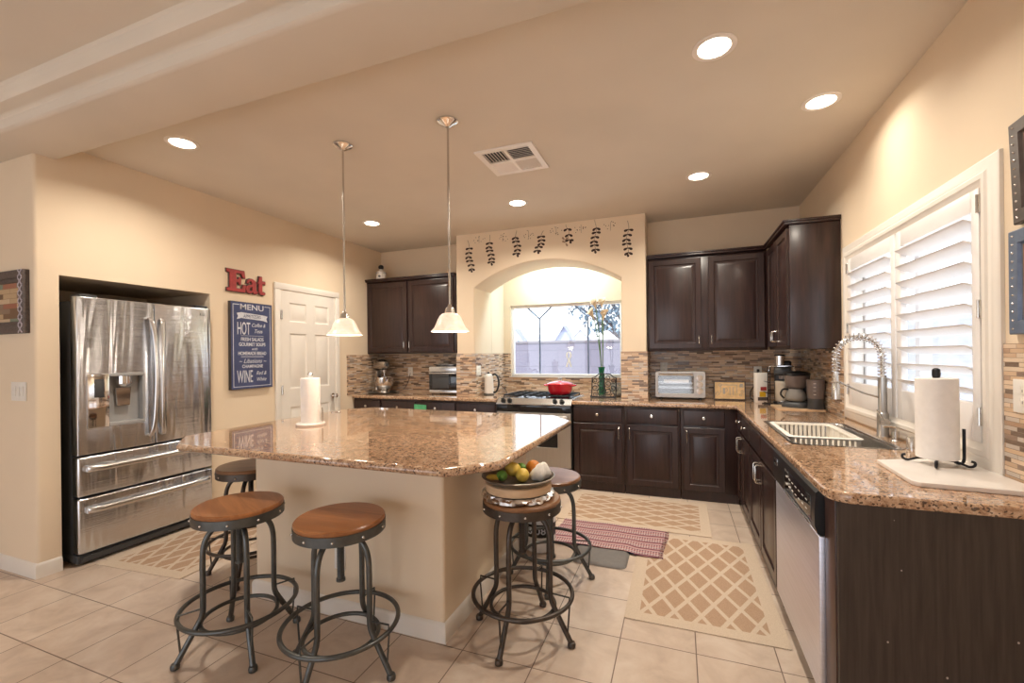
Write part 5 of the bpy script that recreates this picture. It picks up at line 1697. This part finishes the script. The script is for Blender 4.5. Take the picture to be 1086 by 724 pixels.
# marble board, wire towel holder and paper roll at the worktop end
t = thing('marble_board', 'white marble cutting board at the near end of the sink worktop', 'board', (0.955, 2.14, CT))
poly = [(0.790, 2.318), (0.776, 1.985), (0.795, 1.962), (1.100, 1.935), (1.116, 1.950), (1.116, 2.430), (1.105, 2.44)]
me = curve_mesh([[(x - 0.955, y - 2.14) for x, y in poly]], 0.0, 0.018, 0.004)
MB().add(me).build('board', M['marble'], t)
HZ = CT + 0.018
t = thing('paper_towel_holder', 'wrought steel scroll-foot paper towel holder on the marble board', 'towel holder', (0.978, 2.285, HZ), 20)
mb = MB()
mb.tube([(0, 0, 0.02), (0, 0, 0.355)], 0.005, 10)
mb.lathe([(0.0, 0.0), (0.012, 0.004), (0.014, 0.018), (0.013, 0.036), (0.006, 0.042), (0.0, 0.043)], (0, 0, 0.350), 16)
mb.build('post', M['iron'], t)
for a in (0, 90, 180, 270):
    m_ = Matrix.Rotation(R(a + 45), 4, 'Z')
    pts = [(0.0, 0, 0.022), (0.05, 0, 0.021), (0.075, 0, 0.012), (0.092, 0, 0.006), (0.105, 0, 0.012), (0.106, 0, 0.024), (0.096, 0, 0.028)]
    MB().tube([tuple(m_ @ Vector(p)) for p in smooth_path(pts, 4)], 0.0048, 8).build('scroll_foot', M['iron'], t, 0.9)
pts = smooth_path([(0.0, 0, 0.022), (0.05, -0.004, 0.021), (0.072, -0.006, 0.008), (0.090, -0.008, 0.006), (0.100, -0.008, 0.02), (0.101, -0.008, 0.06), (0.101, -0.008, 0.145)], 5)
MB().tube(pts, 0.0055, 8).build('side_arm', M['iron'], t, 0.9)


def roll(loc, label, r, h):
    t = thing('paper_towel_roll', label, 'paper towel', loc, 0, 'rolls of paper towel')
    n = 60
    prof = [(0.020, 0.0), (r - 0.003, 0.0), (r, 0.003), (r, h - 0.003), (r - 0.003, h), (0.020, h), (0.020, 0.0)]
    MB().lathe(prof, n=n, cap0=False, cap1=False).build('paper', M['paper'], t)
    MB().lathe([(0.0195, 0.001), (0.0195, h - 0.001), (0.017, h - 0.001), (0.017, 0.001)], n=28, cap0=False, cap1=False).build('core', M['canister'], t)
    MB().box(r * 0.2, r * 0.98, r - 0.045 + 0.0, r - 0.0445, 0.002, h - 0.002).build('loose_sheet', M['paper'], t)
    return t


roll((0.978, 2.285, HZ + 0.0275), 'large white paper towel roll by the sink window', 0.066, 0.325)
t = thing('paper_towel_stand', 'white marble paper towel stand with chrome knob on the island', 'towel holder', (-2.455, 2.415, 0.916), 20)
MB().lathe([(0.094, 0.0), (0.098, 0.006), (0.098, 0.014), (0.092, 0.020), (0.0, 0.020)], n=44).build('base', M['marble'], t)
mb = MB().cyl((0, 0, 0.02), (0, 0, 0.345), 0.006, None, 10)
mb.sphere((0, 0, 0.362), 0.017, 18, 12)
mb.lathe([(0.014, 0.335), (0.016, 0.345), (0.006, 0.352)], n=16)
mb.build('post', M['chrome'], t)
MB().tube(smooth_path([(0.083, 0.0, 0.018), (0.083, 0, 0.10), (0.081, 0, 0.125)], 4), 0.005, 8).build('side_arm', M['nickel'], t)
roll((-2.455, 2.415, 0.9365), 'white paper towel roll standing on the island top', 0.064, 0.315)
t = thing('ring_pair', 'two small wire rings lying at the far left of the island top', 'rings', (-2.80, 3.03, 0.9165))
MB().ring((-0.02, 0, 0.002), 0.022, 0.002, 24, 6).build('ring', M['nickel'], t)
MB().ring((0.022, 0.01, 0.005), 0.020, 0.002, 24, 6).build('ring', M['nickel'], t)
mb = MB()
pts0 = [[(-2.945 + 0.165 * i / 10, 4.463 + 0.006 * math.sin(i * 1.9) - (0.0 if j else 0.0), 0.826 - 0.30 * j / 8 - 0.006 * i / 10) for i in range(11)] for j in range(9)]
pts1 = [[(x, y + 0.006, z) for x, y, z in rw] for rw in pts0]
for a, b in zip(pts0[:-1], pts0[1:]):
    mb.loops([a, b], False, False, False)
for a, b in zip(pts1[:-1], pts1[1:]):
    mb.loops([a, b], False, False, False)
mb.loops([pts0[0], pts1[0]], False, False, False)
tag(mb.build('dish_towel', M['greencloth'], None, 0.9), 'green dish towel hanging from a drawer behind the island', 'towel')

# bottle on the left wall cabinet
t = thing('bottle', 'white decorated bottle with dark round stopper on top of the left cabinet', 'bottle', (-3.690, 4.85, 2.4085))
MB().lathe([(0.060, 0.0), (0.064, 0.006), (0.064, 0.095), (0.050, 0.115), (0.024, 0.130), (0.022, 0.145), (0.0, 0.146)], n=32).build('glass_body', M['plate'], t, 0.9)
MB().sphere((0, 0, 0.172), 0.035, 18, 12, (1, 1, 0.95)).build('stopper', M['black'], t)
MB().sphere((0.012, -0.052, 0.045), 0.022, 14, 10, (1, 0.6, 1)).build('dark_motif', M['framedark'], t)
MB().lathe([(0.0655, 0.088), (0.0655, 0.094)], n=32, cap0=False, cap1=False).build('blue_band', M['bluegrey'], t)

# ================================================================== FRUIT STACK ON THE STOOL
fx, fy, fz = -0.765, 2.085, 0.6905
V_R, V_T = Vector((0.935, 0.355, 0)), Vector((0.355, -0.935, 0))
t = thing('wood_slab', 'round dark-edged wooden slab lying on the stool seat', 'board', (fx, fy, fz))
MB().lathe([(0.158, 0.0), (0.172, 0.006), (0.176, 0.018), (0.168, 0.024), (0.0, 0.024)], n=44).build('slab', M['slice'], t, 0.9)
t = thing('foil_sheet', 'crumpled silver foil squeezed between slab and pale wooden drum', 'foil', (fx, fy, fz + 0.0245))
rnd = random.Random(11)
mb = MB()
n = 72
rings = []
for k, (r_, z) in enumerate(((0.09, 0.004), (0.145, 0.008), (0.166, 0.006), (0.176, -0.006), (0.180, -0.020))):
    ring = []
    for i in range(n):
        a = 2 * PI * i / n
        ang = math.degrees(a) % 360
        out_ = 1.0 if 195 < ang < 345 else 0.55
        j = rnd.uniform(-0.010, 0.010) if k >= 2 else rnd.uniform(-0.001, 0.001)
        drop = (rnd.uniform(-0.012, 0.002) if 255 < ang < 330 else 0.0) if k == 4 else 0.0
        zz = z * (out_ if z < 0 else 1)
        ring.append(((r_ + j) * math.cos(a), (r_ + j) * math.sin(a), max(zz + (rnd.uniform(-0.003, 0.003) if k > 1 else 0) + drop, -0.021 if k > 3 else -0.02)))
    rings.append(ring)
mb.loops(rings, False, False)
mb.build('foil', M['foil'], t, 0.2)
t = thing('wood_drum', 'pale round wooden riser under the fruit tray', 'riser', (fx, fy, fz + 0.0355))
MB().lathe([(0.164, 0.0), (0.166, 0.003), (0.166, 0.037), (0.162, 0.040), (0.0, 0.040)], n=48).build('drum', M['palewood'], t, 0.9)
t = thing('metal_tray', 'round worn metal tray holding the fruit', 'tray', (fx, fy, fz + 0.076))
MB().lathe([(0.148, 0.0), (0.168, 0.012), (0.180, 0.026), (0.184, 0.026), (0.185, 0.029), (0.179, 0.031), (0.164, 0.015), (0.146, 0.004), (0.0, 0.004)], n=48).build('tray', M['tray'], t, 0.9)
TZ = fz + 0.0805


def fruit(name, label, u, v, z, r, mat_, sc_=(1, 1, 1), tip=True, rot=0):
    p = Vector((fx, fy, TZ + z)) + V_R * u + V_T * v
    t = thing(name, label, 'fruit', p, rot)
    mb = MB().lathe([(0.0, -r * sc_[2])] + [(r * math.cos(a) * sc_[0], r * math.sin(a) * sc_[2]) for a in [R(-80 + 10 * i) for i in range(17)]] + [(0.0, r * sc_[2])], n=28)
    o = mb.build('peel', mat_, t, 1.2)
    if tip:
        o.rotation_euler = (R(75), 0, 0)
        n_ = MB().lathe([(r * 0.30, r * sc_[2] * 0.95), (r * 0.16, r * sc_[2] * 1.10), (0.0, r * sc_[2] * 1.13)], n=16, cap0=False).build('nipple', mat_, o, 1.2)
    return t


fruit('lemon', 'whole yellow lemon at the front of the metal tray', 0.020, 0.045, 0.034, 0.034, M['lemon'], (1, 1, 1.15), True, 15)
fruit('lemon', 'whole yellow lemon behind the front lemon, under the island edge', -0.025, -0.03, 0.043, 0.036, M['lemon'], (1, 1, 1.12), True, -50)
fruit('lime', 'green lime left of the lemons on the tray', -0.082, 0.030, 0.028, 0.027, M['lime'], (1, 1, 1.25), True, 10)
fruit('lime', 'green lime behind the two lemons on the tray', 0.014, -0.100, 0.030, 0.028, M['lime'], (1, 1, 1.2), True, 60)
fruit('orange', 'orange at the back of the tray beside the white net bag', 0.080, -0.085, 0.038, 0.038, M['orange'], (1, 1, 1), False)
p = Vector((fx, fy, TZ + 0.006)) + V_R * -0.120 + V_T * 0.030
t = thing('lemon_half', 'yellow-green cut citrus wedge at the left rim of the tray', 'fruit', p, 20)
mb = MB()
rings = []
for i in range(9):
    u = -1 + 2 * i / 8
    w_ = math.sqrt(max(0.0, 1 - u * u)) * 0.026 + 0.001
    rings.append([(0.042 * u, -w_ * math.cos(R(a)), 0.008 + 0.006 * u * u + w_ * 0.8 * math.sin(R(a)) * (1 if a <= 180 else 0.2)) for a in range(0, 360, 30)])
mb.loops(rings)
mb.build('peel', M['lemon'], t, 0.9)
p = Vector((fx, fy, TZ)) + V_R * 0.105 + V_T * 0.010
t = thing('net_bag', 'knotted white net bag standing on the right of the tray', 'bag', p, 0)
mb = MB()
rnd = random.Random(5)
rings = []
for k, (r_, z) in enumerate(((0.030, 0.0), (0.045, 0.010), (0.048, 0.030), (0.044, 0.048), (0.034, 0.062), (0.026, 0.072), (0.018, 0.082), (0.008, 0.088))):
    ring = []
    for i in range(24):
        a = 2 * PI * i / 24
        f_ = 1 + 0.16 * math.sin(5 * a + k * 0.7) + rnd.uniform(-0.09, 0.09)
        ring.append((r_ * f_ * math.cos(a) + 0.25 * z, r_ * f_ * math.sin(a), z + rnd.uniform(-0.002, 0.002) * (k > 0)))
    rings.append(ring)
mb.loops(rings)
mb.build('bag', M['cloth'], t, 0.9)

# white sack between the stools and the island
t = thing('paper_sack', 'white round sack with black lettered band on the floor beside the island', 'sack', (-0.954, 3.035, 0.0), 18)
MB().lathe([(0.080, 0.0), (0.105, 0.014), (0.113, 0.06), (0.115, 0.20), (0.113, 0.33), (0.100, 0.375), (0.065, 0.392), (0.0, 0.395)], n=40).build('sack', M['paper'], t, 0.9)
MB().lathe([(0.1148, 0.120), (0.1162, 0.122), (0.1165, 0.208), (0.1152, 0.210)], n=40, cap0=False, cap1=False).build('black_band', M['black'], t, 0.9)
for ch, a in (('S', -35), ('0', -8), ('8', 12)):
    m_ = Matrix.Rotation(R(a), 4, 'Z') @ Matrix.Translation((0, -0.1168, 0.165)) @ UPRIGHT
    MB().add(text_mesh(ch, 0.068, 0.0008, 'CENTER', 1.1, 0, 0.001), m_).build('lettering', M['chalk'], t, 0)

# ================================================================== RUGS
def rug(label, cx, cy, lx, ly, rz):
    """lx is the long side along local x"""
    t_ = MB()
    me_ = MB().prism(rounded(-lx / 2, lx / 2, -ly / 2, ly / 2, 0.012, 3), 0.0, 0.006)
    o = me_.build('lattice_rug', M['rug'], None, 0.5)
    o.location = (cx, cy, 0.0005)
    o.rotation_euler = (0, 0, R(rz))
    o['half_size'] = (lx / 2, ly / 2, 0.0)
    return tag(o, label, 'rug', 'lattice rugs on the tiles')


rug('tan lattice rug lying along the sink cabinets, beside the dishwasher', 0.098, 2.985, 1.21, 0.770, 90.0)
rug('tan lattice rug lying along the back cabinets below the drawers', -0.385, 4.030, 1.215, 0.790, -0.5)
rug('tan lattice rug in front of the refrigerator', -3.395, 2.425, 1.215, 0.765, 94.5)

t = thing('comfort_mat', 'grey cushioned floor mat partly under the striped runner', 'mat', (-0.5225, 3.11, 0.0))
mb = MB()
rings = [[(x, y, z) for x, y in rounded(-0.1875 + i, 0.1875 - i, -0.205 + i, 0.205 - i, 0.05, 6)] for i, z in ((0.0, 0.001), (0.002, 0.006), (0.018, 0.016), (0.03, 0.017))]
mb.loops(rings)
mb.build('mat', M['mat'], t, 0.9)
nx, ny = 56, 30
gw, gh = 0.80, 0.485
top, bot = [], []
for j in range(ny + 1):
    rt, rb_ = [], []
    for i in range(nx + 1):
        x = -gw / 2 + gw * i / nx
        y = -gh / 2 + gh * j / ny
        wob = 0.010 * math.sin(x * 11 + 1.0) * (0.5 - y) + 0.006 * math.sin(x * 23 + y * 8)
        wx = -0.527 + x + 0.015 * math.sin(y * 9)
        onmat = 1.0 / (1.0 + math.exp((wx + 0.33) * 60)) * (1.0 / (1.0 + math.exp((3.375 + y + wob - 3.33) * 60)))
        z = 0.0085 + 0.0115 * onmat + 0.003 * (0.5 + 0.5 * math.sin(x * 17 + y * 13))
        rt.append((wx, 3.385 + y + wob - 0.02 * x, z + 0.004))
        rb_.append((wx, 3.385 + y + wob - 0.02 * x, z))
    top.append(rt)
    bot.append(rb_)
cx_, cy_ = -0.527, 3.385
t = thing('striped_runner', 'pink and navy striped woven runner with a fringed end', 'rug', (cx_, cy_, 0.0), 0)
rings = [[(p[0] - cx_, p[1] - cy_, p[2]) for p in rt] + [(p[0] - cx_, p[1] - cy_, p[2]) for p in reversed(rb_)] for rt, rb_ in zip(top, bot)]
MB().loops(rings).build('weave', M['stripe'], t, 0.9)
rnd = random.Random(3)
mb = MB()
for rt in top[::1]:
    for k in range(2):
        p = rt[-1]
        b = (p[0] - cx_, p[1] - cy_ + k * 0.008 + rnd.uniform(-0.003, 0.003), p[2] - 0.002)
        mb.tube([b, (b[0] + 0.012, b[1] + rnd.uniform(-0.004, 0.004), b[2] - 0.001), (b[0] + 0.026, b[1] + rnd.uniform(-0.008, 0.008), 0.0095)], 0.0016, 5)
tag(mb.build('fringe', M['stripe'], t), kind='stuff')

# ================================================================== OUTSIDE
struct('ground', MB().box(-60, 40, 5.95, 90, -0.15, -0.10).box(1.45, 16, -4, 5.95, -0.15, -0.10), M['ground'], smooth=0)
t = thing('garden_wall', 'grey block garden wall seen through the arch window', 'wall', (-2.0, 10.6, -0.10))
MB().box(-12, 9, 0, 0.18, 0, 1.78).build('blockwork', M['fence'], t, 0)
MB().box(-12, 9, -0.02, 0.20, 1.78, 1.84, 0.01).build('coping', M['coping'], t, 0)
t = thing('garden_wall', 'pale side wall outside the sink window', 'wall', (5.2, 3.0, -0.10))
MB().box(0, 0.18, -6, 7.6, 0, 1.7).build('blockwork', M['stucco'], t, 0)
MB().box(-0.02, 0.20, -6, 7.6, 1.7, 1.76, 0.01).build('coping', M['coping'], t, 0)
MB().box(-3.3, -0.02, 4.3, 4.48, 0, 1.95).build('added_return_wall', plain('grey_stucco', (0.36, 0.37, 0.42), 0.9), t, 0)  # extra wall piece added to brighten the view between the louvers
t = thing('porch_post', 'pale square porch post seen between the louvers', 'post', (2.6, 5.1, -0.10))
MB().box(-0.09, 0.09, -0.09, 0.09, 0, 2.9, 0.01).build('shaft', M['stucco'], t)
MB().box(-0.13, 0.13, -0.13, 0.13, 0, 0.25, 0.02).build('plinth', M['stucco'], t)


def house(label, x, y, w_, d_, h_, ridge, gable, mat_):
    t = thing('house', label, 'house', (x, y, -0.1), 0, 'houses beyond the garden wall')
    MB().box(-w_ / 2, w_ / 2, 0, d_, 0, h_).build('walls', mat_, t, 0)
    if gable == 'front':
        MB().prism([(-w_ / 2, h_), (w_ / 2, h_), (0, ridge)], 0.0, d_, 'y').build('gable', mat_, t, 0)
        k = 0.18
        sl = (ridge - h_) / (w_ / 2)
        mb = MB()
        for sg in (-1, 1):
            mb.prism([(0, ridge + 0.02), (sg * (w_ / 2 + 0.3), h_ - 0.3 * sl + 0.02), (sg * (w_ / 2 + 0.3), h_ - 0.3 * sl + 0.02 + k), (0, ridge + 0.02 + k)], -0.3, d_ + 0.3, 'y')
        mb.build('roof', M['roof'], t, 0)
    else:
        MB().loops([[(-w_ / 2 - 0.3, -0.3, h_), (w_ / 2 + 0.3, -0.3, h_), (w_ / 2 + 0.3, d_ + 0.3, h_), (-w_ / 2 - 0.3, d_ + 0.3, h_)], [(-w_ / 2 + 1.6, d_ / 2 - 0.1, ridge), (w_ / 2 - 1.6, d_ / 2 - 0.1, ridge), (w_ / 2 - 1.6, d_ / 2 + 0.1, ridge), (-w_ / 2 + 1.6, d_ / 2 + 0.1, ridge)]]).build('roof', M['roof'], t, 0)
    return t


house('blue-grey gabled house right of centre beyond the garden wall', -14.95, 60.0, 2.2, 1.5, 3.6, 5.35, 'front', M['stucco_b'])
house('low pale house with hipped roof beyond the garden wall', -20.6, 68.0, 5.6, 7, 4.2, 5.0, 'hip', M['stucco'])
house('small pale gabled house at the left of the arch window', -22.1, 60.0, 1.9, 1.5, 3.6, 5.1, 'front', M['stucco'])
house('pale gabled house beside the tree beyond the garden wall', -14.6, 69.0, 2.6, 1.5, 3.8, 5.2, 'front', M['stucco'])


def tree(name, label, x, y, h0, blobs, nl, lsz, seed, group=None):
    t = thing(name, label, 'tree', (x, y, -0.1), 0, group)
    mb = MB()
    mb.tube(smooth_path([(0, 0, 0), (0.05, 0, h0 * 0.5), (-0.05, 0.05, h0)], 4), [0.10, 0.097, 0.094, 0.09, 0.085, 0.08, 0.075, 0.07, 0.065], 8)
    for bx, by, bz, br in blobs:
        mb.tube([(-0.03, 0.03, h0 * 0.9), (bx * 0.6, by * 0.6, (h0 + bz) / 2 + 0.05), (bx, by, bz)], [0.045, 0.028, 0.012], 6)
    mb.build('trunk', M['bark'], t, 0.9)
    rnd = random.Random(seed)
    mb = MB()
    tot = sum(b[3] ** 2 for b in blobs)
    for bx, by, bz, br in blobs:
        for k in range(int(nl * br * br / tot)):
            d = Vector((rnd.gauss(0, 1), rnd.gauss(0, 1), rnd.gauss(0, 1))).normalized() * br * rnd.uniform(0.25, 1.0) ** 0.5
            c = Vector((bx, by, bz)) + d
            m_ = Matrix.Translation(c) @ Euler((rnd.uniform(0, 6), rnd.uniform(0, 6), rnd.uniform(0, 6))).to_matrix().to_4x4()
            s_ = lsz * rnd.uniform(0.7, 1.4)
            pts = [m_ @ Vector(p) for p in ((-s_, 0, 0), (0, -s_ * 0.5, 0.1 * s_), (s_, 0, 0), (0, s_ * 0.5, 0.1 * s_))]
            vs = [mb.b.verts.new(p) for p in pts]
            mb.b.faces.new(vs)
    mb.build('foliage', M['leaf'], t, 0, False)
    return t


tree('leafy_tree', 'blue-green leafy tree hanging over the garden wall right of the window', -0.75, 9.3, 1.7, [(0.1, 0, 2.6, 0.65), (-0.6, 0, 2.6, 0.5), (-1.15, 0, 2.65, 0.42), (-1.6, 0, 2.8, 0.25), (-0.25, 0, 2.15, 0.42), (-0.85, 0, 2.15, 0.30), (0.4, 0, 2.1, 0.5), (0.0, 0, 3.2, 0.5), (-0.8, 0, 3.1, 0.45)], 2300, 0.055, 2)
tree('garden_shrub', 'low grey-green shrub crown behind the garden wall at the left', -6.9, 12.5, 1.3, [(0, 0, 1.75, 0.42), (-0.5, 0, 1.7, 0.36), (0.5, 0, 1.65, 0.32)], 500, 0.05, 4, 'shrubs behind the garden wall')
tree('garden_shrub', 'low grey-green shrub crown behind the garden wall below the hipped roof', -4.9, 12.5, 1.3, [(0, 0, 1.7, 0.35), (-0.55, 0, 1.75, 0.36), (0.45, 0, 1.65, 0.3)], 500, 0.05, 6, 'shrubs behind the garden wall')

t = thing('ribbon_ornament', 'small white looped ribbon ornament hanging in the arch window', 'ornament', (-1.362, YN + 0.045, 1.33))
pts = smooth_path([(-0.030, 0.002, -0.10), (-0.010, 0.001, -0.03), (0.024, 0, 0.04), (0.020, 0, 0.085), (0.0, 0, 0.10), (-0.020, 0, 0.085), (-0.024, 0, 0.04), (0.010, -0.001, -0.03), (0.030, -0.002, -0.10)], 6)
rings = [[(p[0] + a, p[1] + b, p[2]) for a, b in ((-0.011, -0.0012), (0.011, -0.0012), (0.011, 0.0012), (-0.011, 0.0012))] for p in pts]
MB().loops(rings).build('ribbon', M['plate'], t, 0.9)
MB().tube([(0, 0.0, 0.10), (0, 0.012, 0.705)], 0.0012, 5).build('thread', M['plate'], t)
